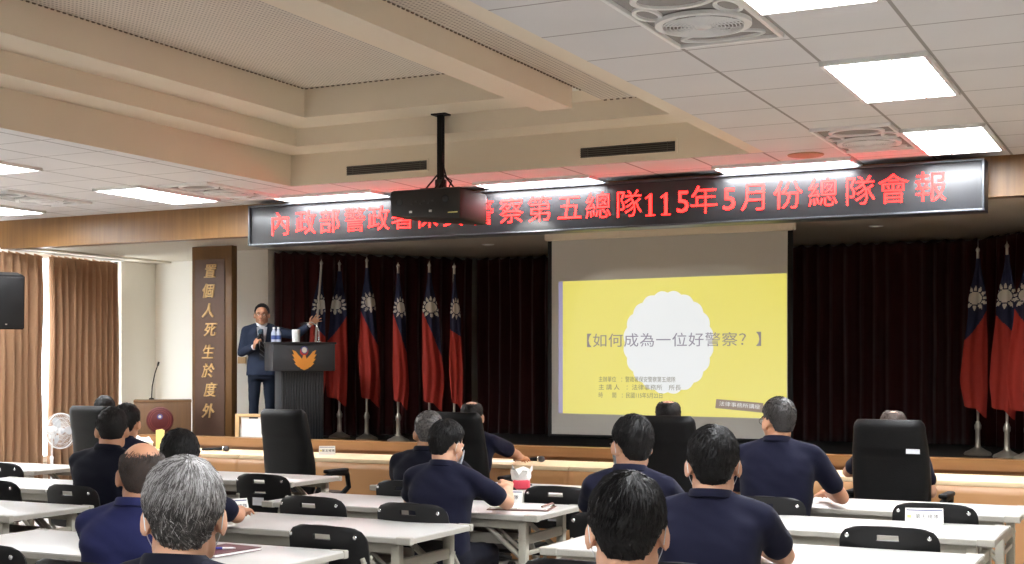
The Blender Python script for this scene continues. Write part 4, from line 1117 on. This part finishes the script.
    # the microphone he holds is a thing of its own
    m = thing('microphone', 'hand-held microphone with a teal foam head in the speaking person\'s hand', 'microphone', r.matrix_basis @ Vector((.055 * .965, .225 * .965, 1.16 * .965)), yaw)
    b = B(); d = Vector((-.25, -.28, .9)).normalized(); sweep(b, [d * -.07, d * .0, d * .12], [.012, .014, .018], 12); obj('handle', b, 'black', m)
    b = B(); ell(b, d * .15, (.031, .031, .036), None, 14); obj('foam_head', b, 'foam', m)
    return r
speaker(-9.475, 12.64, radians(-143)).scale = (.965, .965, .965)

# ------------------------------------------------------------------ podium with the emblem
PYAW = radians(47)
r = thing('podium', 'black podium with a gold winged emblem standing on the stage', 'podium', (-8.80, 12.42, STG), PYAW)
bm = B(); box(bm, (0, 0, .03), (.60, .50, .06), .008); box(bm, (0, .01, .43), (.52, .42, .78), .01); obj('body', bm, 'podium', r)
bm = B()
for k in range(15): box(bm, (-.235 + k * .0335, -.205, .43), (.020, .016, .74), .004)
obj('ribs', bm, 'podium_rib', r)
bm = B(); box(bm, (0, -.02, .965), (.76, .54, .30), .012); obj('top_box', bm, 'podium', r)
bm = B(); box(bm, (0, -.02, 1.122), (.79, .57, .022), .006); obj('top_board', bm, 'podium_rib', r)
em = B()
def wing(s):
    P = [(.02, -.115), (.075, -.10), (.12, -.06), (.10, -.055), (.14, -.01), (.115, -.01), (.15, .04), (.12, .035), (.145, .085), (.105, .07), (.07, .03), (.04, .0), (.015, -.03)]
    return [(s * a, b) for a, b in (P if s > 0 else P[::-1])]
for s in (-1, 1): prism(em, wing(s), .012)
prism(em, [(-.05, -.115), (.0, -.135), (.05, -.115), (.035, -.06), (.03, -.02), (.012, .03), (-.012, .03), (-.03, -.02), (-.035, -.06)], .014)
obj('emblem_wings', em, 'emblem_gold', r, smooth=False, loc=(0, -.306, .96))
em = B(); lathe(em, [(0, .006), (.046, .006), (.05, 0)], 28); obj('emblem_disc', em, 'emblem_red', r, loc=(0, -.292, 1.03), rot=(pi / 2, 0, 0))
em = B(); lathe(em, [(0, .010), (.040, .010), (.044, 0)], 28); d_ = obj('emblem_blue', em, 'emblem_blue', r, loc=(0, -.292, 1.045), rot=(pi / 2, 0, 0))
em = B(); n = 24; prism(em, [((.026 if k % 2 else .036) * cos(2 * pi * k / n), (.026 if k % 2 else .036) * sin(2 * pi * k / n)) for k in range(n)], .003); obj('emblem_sun', em, 'white_flag', r, smooth=False, loc=(0, -.306, 1.045)); r.scale = (.91, .92, 1)
def on_podium(x, y, z): return r.matrix_basis @ Vector((x, y, z))
TOPZ = 1.134
for i, x in enumerate((-.31, -.255)):
    bt = thing('water_bottle', 'x', 'bottle', on_podium(x, .0, TOPZ), 0, 'water bottles on the podium'); bt['label'] = ('small blue-labelled water bottle on the podium nearer the speaking person', 'small blue-labelled water bottle on the podium nearer the white cup')[i]
    b = B(); lathe(b, [(.028, 0), (.030, .01), (.030, .10), (.012, .14), (.012, .15)], 16); obj('bottle_body', b, 'bottle', bt)
    b = B(); lathe(b, [(.0308, .03), (.0308, .075)], 16); obj('bottle_label', b, 'bottle_cap', bt)
    b = B(); lathe(b, [(.014, .148), (.014, .165), (0, .167)], 12); obj('cap', b, 'white_plastic', bt)
b = B(); lathe(b, [(.0, .0), (.042, 0), (.046, .14), (.040, .14), (.037, .01)], 24); tag(obj('cup', b, 'white_plastic', loc=on_podium(-.05, -.05, TOPZ)), 'tall white cup standing on the podium top', 'cup')
gm = thing('gooseneck_microphone', 'bent gooseneck microphone on the podium top', 'microphone', on_podium(.25, .02, TOPZ), PYAW)
b = B(); lathe(b, [(.03, 0), (.03, .012), (.012, .02), (.010, .06)], 16); obj('base', b, 'chrome', gm)
b = B(); sweep(b, [(.0, 0, .05), (.0, 0, .13), (-.02, .03, .19), (-.07, .06, .225), (-.13, .08, .22)], .006, 8); obj('neck', b, 'chrome', gm)
b = B(); sweep(b, [(-.13, .08, .22), (-.19, .10, .205)], [.011, .013], 10); obj('capsule', b, 'dark_grey', gm)

# ------------------------------------------------------------------ flags on stands
def flag_stand(x, y, H, label, seed, lean=0., s0=.2, yaw=.6, wide=1., slope=.10, end=.12, off=-1):
    r = thing('flag_stand', label, 'flag', (x, y, STG), yaw, 'national flags standing on the stage')
    b = B(); lathe(b, [(0, 0), (.125, 0), (.13, .012), (.12, .03), (.085, .045), (.06, .06), (.034, .075), (.026, .10), (.024, .24), (.032, .255), (.034, .29), (.026, .305), (.018, .33)], 28); obj('base', b, 'silver', r)
    top = Vector((lean * H, 0, H))
    b = B(); sweep(b, [top * (.30 / H), top * .98], .0135, 10); obj('pole', b, 'silver', r)
    b = B(); lathe(b, [(.0, .075), (.008, .05), (.018, .035), (.02, .02), (.010, .0)], 14, top * .975); obj('finial', b, 'silver', r)
    nu, nv = 96, 120; b = B(); g = []; cf_ = []
    zt = H * .945; zb = H * .24
    for j in range(nv + 1):
        v = j / nv; row = []
        w = (.022 + .070 * smooth01(v / .35) + .030 * smooth01((v - .35) / .4) - .018 * smooth01((v - .8) / .2)) * wide * (1 + .12 * noise.noise(Vector((v * 4, seed, 1))))
        for i in range(nu):
            a = 2 * pi * i / nu; s = cos(a); d = sin(a)
            fold = .30 * sin(3.2 * s + seed + 1.5 * v) + .22 * sin(7 * s + seed * 2 + 3 * noise.noise(Vector((v * 2, seed, 5)))) * smooth01(v * 3)
            yy = w * (.34 * d * (1 - .5 * abs(s)) + .55 * fold)
            z = zt - (zt - zb) * v - end * H * .5 * smooth01((v - .3) / .7) * (s * .5 + .5 * abs(s)) + .03 * v * d
            sh_ = .03 * noise.noise(Vector((v * 2.2, seed, 9))) * v
            row.append(b.verts.new((w * s + lean * z + sh_ + w * .35 * (1 if s0 > 0 else -1) * v, yy + off * (.035 + .3 * w), z)))
        g.append(row)
    for j in range(nv):
        for i in range(nu):
            f = b.faces.new((g[j][i], g[j][(i + 1) % nu], g[j + 1][(i + 1) % nu], g[j + 1][i])); a = 2 * pi * (i + .5) / nu; s = cos(a); v = (j + .5) / nv
            m = 1 if v < .455 + slope * s else 0
            if m == 1 and sin(a) < 0:
                rx = (s - s0) * 1.0; rz = (v - .265) * (zt - zb) / .075; q_ = sqrt(rx * rx + rz * rz); t = atan2(rz, rx)
                star = abs(((t * 12 / (2 * pi)) % 1) - .5) * 2            # 1 on a ray's axis
                if q_ < .80 or (.92 < q_ < .95 + .70 * star and star > .35 and q_ < 1.62): m = 2
            f.material_index = m
    b.faces.new(g[0][::-1]).material_index = 1
    obj('flag_cloth', b, ['red_flag', 'blue_flag', 'white_flag'], r)
    return r
flag_stand(-9.28, 13.28, 2.12, 'red and navy flag on a leaning pale pole right behind the raised hand', 1, lean=.075, s0=.5, wide=.9, slope=.05, off=1)
flag_stand(-9.11, 13.69, 2.13, 'red and navy flag standing just past the podium, its base clear of it', 2, s0=-.45, slope=-.10, wide=1.1)
flag_stand(-8.58, 13.47, 2.14, 'red and navy flag second from the podium, on a silver stand', 3, s0=.35, slope=.12)
flag_stand(-8.03, 13.27, 2.04, 'red and navy flag third from the podium, slim and hanging straight', 4, s0=.35, slope=.14, wide=.75)
flag_stand(-7.58, 13.2, 2.03, 'red and navy flag above the grey-haired head, widest sun of the row', 5, s0=.1, slope=.16, wide=1.0)
flag_stand(-7.25, 13.18, 2.0, 'narrow dull red flag nearest the screen, above the reaching man', 6, s0=.2, slope=.02, wide=.62)
flag_stand(-1.78, 13.85, 2.03, 'red and navy flag nearest the screen on the far stage end', 7, s0=-.3, yaw=.2, slope=-.10)
flag_stand(-1.475, 13.52, 2.03, 'red and navy flag on the far stage end with its whole sun showing', 8, s0=-.2, yaw=.2, slope=.06)
flag_stand(-1.27, 13.30, 2.02, 'red and navy flag cut by the picture edge at the stage end', 9, s0=.0, yaw=.2, slope=.1, wide=1.2)

# ------------------------------------------------------------------ lectern, easel sign, fan, loudspeaker
r = thing('lectern', 'brown wooden lectern with a red round emblem standing on the hall floor by the plaque', 'lectern', (-10.31, 11.92, 0), radians(40))
b = B(); box(b, (0, 0, .565), (.62, .36, 1.13), .006); box(b, (0, 0, 1.125), (.63, .37, .03), .006); box(b, (0, 0, .04), (.64, .38, .08), .006); obj('body', b, 'wood_lectern', r)
b = B(); lathe(b, [(0, .012), (.135, .012), (.145, .006), (.147, 0)], 40); obj('emblem_disc', b, 'medallion', r, loc=(-.03, -.18, .915), rot=(pi / 2, 0, 0))
b = B()
for rr_ in (.12, .10): sweep(b, [(rr_ * cos(2 * pi * k / 40), rr_ * sin(2 * pi * k / 40), .0125) for k in range(41)], .0028, 4, cap=False)
obj('emblem_ring', b, 'medallion_line', r, loc=(-.03, -.18, .915), rot=(pi / 2, 0, 0))
b = B(); lathe(b, [(0, .016), (.030, .016), (.032, .01)], 24); obj('emblem_blue', b, 'emblem_blue', r, loc=(-.03, -.18, .955), rot=(pi / 2, 0, 0))
b = B(); prism(b, [((.012 if k % 2 else .022) * cos(2 * pi * k / 24), (.012 if k % 2 else .022) * sin(2 * pi * k / 24)) for k in range(24)], .003); obj('emblem_star', b, 'white_flag', r, smooth=False, loc=(-.03, -.199, .955))
m = thing('lectern_microphone', 'thin black gooseneck microphone on the wooden lectern', 'microphone', (-10.475, 11.92, 1.14))
b = B(); lathe(b, [(.03, 0), (.03, .012), (.01, .02)], 14); obj('base', b, 'black', m)
b = B(); sweep(b, [(0, 0, .015), (.01, 0, .15), (.05, 0, .30), (.09, 0, .39)], .006, 8); obj('neck', b, 'black', m)
b = B(); sweep(b, [(.09, 0, .385), (.105, 0, .425)], [.011, .012], 10); obj('capsule', b, 'black', m)
r = thing('easel_sign', 'low light wooden frame holding a white paper on the stage behind the empty office chair', 'sign', (-9.02, 11.85, STG), .3)
b = B()
for s in (-1, 1): box(b, (s * .16, 0, .175), (.045, .03, .35), .004)
box(b, (0, 0, .335), (.32, .03, .035), .004); box(b, (0, 0, .03), (.32, .028, .03), .004)
for s in (-1, 1): sweep(b, [(s * .14, .01, .32), (s * .14, .2, .006)], .012, 6)
obj('frame', b, 'wood_light', r)
b = B(); box(b, (.012, -.02, .165), (.24, .004, .27)); obj('paper', b, 'paper', r, smooth=False)
r = thing('standing_fan', 'white pedestal fan standing before the tan window curtains', 'fan', (-10.97, 10.90, 0), radians(84))
b = B(); lathe(b, [(0, 0), (.15, 0), (.155, .012), (.13, .03), (.04, .045), (.022, .06)], 32); obj('base', b, 'white_plastic', r)
b = B(); sweep(b, [(0, 0, .05), (0, 0, .52)], .016, 12); sweep(b, [(0, 0, .5), (0, 0, .74)], .011, 12); ell(b, (0, 0, .52), (.022, .022, .03)); obj('pole', b, 'white_plastic', r)
b = B(); ell(b, (0, .0, .82), (.05, .085, .05)); box(b, (0, 0, .755), (.05, .06, .05), .01); obj('motor', b, 'white_plastic', r)
b = B()
for yy, k_ in ((-.105, 1), (-.185, .8)):
    for q_ in (.187, .142, .097, .05): sweep(b, [(q_ * cos(2 * pi * k / 36), yy - (.02 if yy < -.1 else -.0) * (1 - q_ / .165) * 0, .82 + q_ * sin(2 * pi * k / 36)) for k in range(37)], .0018, 4, cap=False)
for k in range(40):
    a = 2 * pi * k / 40; sweep(b, [(.04 * cos(a), -.195, .82 + .04 * sin(a)), (.136 * cos(a), -.19, .82 + .136 * sin(a)), (.188 * cos(a), -.145, .82 + .188 * sin(a)), (.136 * cos(a), -.10, .82 + .136 * sin(a)), (.045 * cos(a), -.085, .82 + .045 * sin(a))], .0015, 4)
sweep(b, [(.19 * cos(2 * pi * k / 40), -.145, .82 + .19 * sin(2 * pi * k / 40)) for k in range(41)], .006, 6, cap=False)
obj('grille', b, 'white_plastic', r)
for k in range(3):
    b = B(); a0 = k * 2 * pi / 3; g = []
    for j in range(7):
        q_ = 0.03 + .135 * j / 6; w = .10 + .42 * sin(pi * min(1, j / 6 * .9 + .1))
        g.append([b.verts.new((q_ * cos(a0 + w * (t - .5) * 1.6), -.145 + .03 * (t - .5), .82 + q_ * sin(a0 + w * (t - .5) * 1.6))) for t in [i / 6 for i in range(7)]])
    for a, c in zip(g, g[1:]):
        for i in range(6): b.faces.new((a[i], a[i + 1], c[i + 1], c[i]))
    bmesh.ops.solidify(b, geom=b.faces[:], thickness=.003); obj('blade', b, 'fan_blade', r)
b = B(); ell(b, (0, -.145, .82), (.035, .06, .035)); obj('hub', b, 'fan_blade', r)
r = thing('loudspeaker', 'black loudspeaker hanging on a bracket before the tan window curtain', 'loudspeaker', (-11.66, 10.9, 2.245), radians(50))
tl = Matrix.Rotation(radians(9), 4, 'X')
b = B(); v0 = [(-.19, -.18), (.19, -.18), (.14, .17), (-.14, .17)]; prism(b, v0, .60, plane='xy'); bmesh.ops.bevel(b, geom=b.edges[:], offset=.012, segments=2, affect='EDGES')
bmesh.ops.transform(b, matrix=tl @ Matrix.Translation((0, 0, -.30)), verts=b.verts[:]); obj('cabinet', b, 'black', r)
b = B(); box(b, (0, -.186, .0), (.35, .012, .56), .004); bmesh.ops.transform(b, matrix=tl, verts=b.verts[:]); obj('grille', b, 'black_plastic', r)
b = B(); box(b, (.0, -.194, -.24), (.02, .004, .012)); bmesh.ops.transform(b, matrix=tl, verts=b.verts[:]); obj('badge', b, 'silver', r, smooth=False)
b = B(); sweep(b, [(0, .16, 0), (-.35, .50, .02)], .02, 10); sweep(b, [(-.35, .50, .02), (-.60, .55, .02)], .02, 10); obj('wall_bracket', b, 'black', r)
b = B(); box(b, (0, 0, 0), (.12, .02, .08), .004); tag(obj('wall_plate', b, 'wood_light', loc=(-10.26, 13.288, 1.59)), 'small beige plate on the pale wall beside the speaking person', 'wall plate')

# ------------------------------------------------------------------ things lying on the tables
TT = .741
def name_tent(x, y, z, rz, label, txt, w=.18):
    r = thing('name_tent', label, 'name tent', (x, y, z), rz, 'white name tents'); h = .075
    b = B(); prism(b, [(-.035, 0), (0, h), (.035, 0), (.033, 0), (0, h - .004), (-.033, 0)], w, plane='xz'); bmesh.ops.rotate(b, verts=b.verts[:], cent=(0, 0, 0), matrix=Matrix.Rotation(pi / 2, 3, 'Z')); bmesh.ops.translate(b, verts=b.verts[:], vec=(w / 2, 0, 0)); obj('card', b, 'paper', r, smooth=False)
    rot = (atan2(h, .035), 0, 0)
    lettering('lettering', txt, .026, 'rim', (.012, -.0195, .034), r, depth=.0004, rot=rot, spacing=1.2)
    b = B(); box(b, (-w / 2 + .018, -.0215, .03), (.02, .001, .024), rot=None); obj('crest', b, 'yellow_card', r, smooth=False)
    b = B(); box(b, (0, -.0055, .064), (w - .01, .001, .006)); obj('blue_line', b, 'emblem_blue', r, smooth=False)
name_tent(-3.43, 6.86, TT, .3, 'white name tent beside the open folder and the writing person', '第五總隊')
name_tent(-1.14, 6.9, TT, .22, 'white name tent before the empty folding chair near the picture edge', '第五總隊')
name_tent(-4.50, 5.76, TT, 1.1, 'white name tent at the bare forearm on the long table', '第五總隊', .15)
name_tent(-6.69, 9.86, .746, .5, 'white name tent on the cloth bench before the flags', '第五總隊', .14)
def folder(x, y, z, rz):
    r = thing('folder', 'open brown folder with white pages lying by the name tent', 'folder', (x, y, z), rz)
    b = B(); box(b, (0, 0, .003), (.34, .24, .005), .001); obj('cover', b, 'brown_cover', r, smooth=False)
    b = B(); box(b, (-.08, 0, .010), (.155, .22, .010), .001); box(b, (.08, 0, .009), (.155, .22, .008), .001); obj('pages', b, 'paper', r, smooth=False)
    b = B(); sweep(b, [(.13, -.1, .022), (.168, .02, .03), (.16, .1, .012)], .006, 6); obj('strap', b, 'brown_cover', r)
folder(-3.23, 6.64, TT, .25)
r = thing('tissue_pack', 'pink and white tissue pack with a tissue pulled up on the white table', 'tissue', (-3.74, 7.68, TT), .4)
b = B(); box(b, (0, 0, .03), (.11, .08, .06), .015, seg=3); obj('wrapper', b, 'pink', r)
b = B(); g = []
for j in range(9):
    v = j / 8; g.append([b.verts.new(((.045 + .060 * v * (1 + .9 * noise.noise(Vector((k * .9, v * 2, 3))))) * cos(2 * pi * k / 18) * (1 - .35 * v), (.03 + .02 * v) * sin(2 * pi * k / 18) + .015 * noise.noise(Vector((k, v * 3, 1))), .045 + .075 * v + .07 * v * noise.noise(Vector((k * .8, 7, v))))) for k in range(18)])
for a, c in zip(g, g[1:]):
    for k in range(18): b.faces.new((a[k], a[(k + 1) % 18], c[(k + 1) % 18], c[k]))
b.faces.new(g[-1]); obj('tissue', b, 'paper', r)
b = B(); box(b, (0, 0, .001), (.21, .29, .0015), rot=.3); tag(obj('paper_sheet', b, 'paper', smooth=False, loc=(-3.98, 7.74, TT)), 'white sheet of paper on the table beside the tissue pack', 'paper')
b = B(); box(b, (0, 0, .005), (.07, .14, .009), .003, rot=.9); tag(obj('phone', b, 'black', loc=(-3.86, 7.95, TT)), 'dark phone lying behind the tissue pack', 'phone')
r = thing('notebook', 'maroon notebook lying on the table beside the silver-haired person', 'notebook', (-3.60, 4.52, TT), -.1)
b = B(); box(b, (0, 0, .006), (.20, .27, .009)); obj('pages', b, 'paper', r, smooth=False)
b = B(); box(b, (0, 0, .0125), (.205, .275, .003), .001); box(b, (0, 0, .001), (.205, .275, .002)); box(b, (-.103, 0, .007), (.003, .275, .013)); obj('cover', b, 'maroon_cover', r, smooth=False)
r = thing('pen', 'blue and white pen lying on the maroon notebook', 'pen', (-3.60, 4.50, TT + .019), .5)
b = B(); sweep(b, [(-.065, 0, 0), (.02, 0, 0)], .005, 8); obj('barrel', b, 'blue_ink', r)
b = B(); sweep(b, [(.02, 0, 0), (.06, 0, 0), (.075, 0, 0)], [.0052, .0045, .001], 8); obj('tip', b, 'white_plastic', r)
def handmic(x, y, rz, label):
    r = thing('microphone', label, 'microphone', (x, y, .765), rz)
    b = B(); sweep(b, [(-.13, 0, -.004), (0, 0, 0), (.07, 0, .003)], [.011, .013, .017], 12); obj('handle', b, 'black', r)
    b = B(); ell(b, (.10, 0, .004), (.030, .025, .025)); obj('head', b, 'dark_grey', r)
    b = B(); sweep(b, [(.068, 0, .003), (.078, 0, .003)], .0215, 14); obj('ring', b, 'chrome', r)
handmic(-4.72, 9.84, .25, 'black microphone lying on the cloth bench by the reaching hand'); handmic(-7.86, 9.8, .3, 'black microphone lying on the cloth bench beside the dark-haired head')
b = B(); box(b, (0, 0, .001), (.30, .21, .002), rot=.1); tag(obj('paper_sheet', b, 'paper', smooth=False, loc=(-4.98, 9.78, .746)), 'white paper under the hand of the reaching person', 'paper')
b = B(); prism(b, [(-.035, 0), (.03, .0), (.045, .17), (.02, .185), (-.035, .175)], .012); prism(b, [(-.035, .0), (-.033, .17), (-.028, .17), (-.03, 0)], .06)
tag(obj('yellow_card', b, 'yellow_card', smooth=False, loc=(-8.56, 9.85, .746), rot=(0, 0, .5)), 'pale yellow folded card standing on the cloth bench below the red emblem', 'card')
b = B(); vs = ell(b, (0, 0, .045), (.13, .07, .05), None, 24)
for v in vs: v.co += v.co.normalized() * .045 * noise.noise(v.co * 26); v.co.z = max(v.co.z, .001)
tag(obj('crumpled_bag', b, 'white_plastic', loc=(-8.80, 9.86, .746)), 'crumpled white plastic bag on the cloth bench beside the yellow card', 'bag')
# the projector's own lamp
ld = bpy.data.lights.new('projector_lamp', 'SPOT'); ld.energy = 45; ld.spot_size = radians(46); ld.spot_blend = .3; ld.shadow_soft_size = .03; ld.color = (1, .98, .94)
lo_ = bpy.data.objects.new('projector_lamp', ld); COL.objects.link(lo_); lo_.location = (-5.63, 10.42, 2.86)
lo_.rotation_euler = (Vector((-4.7, 13, 1.8)) - Vector(lo_.location)).to_track_quat('-Z', 'Y').to_euler()
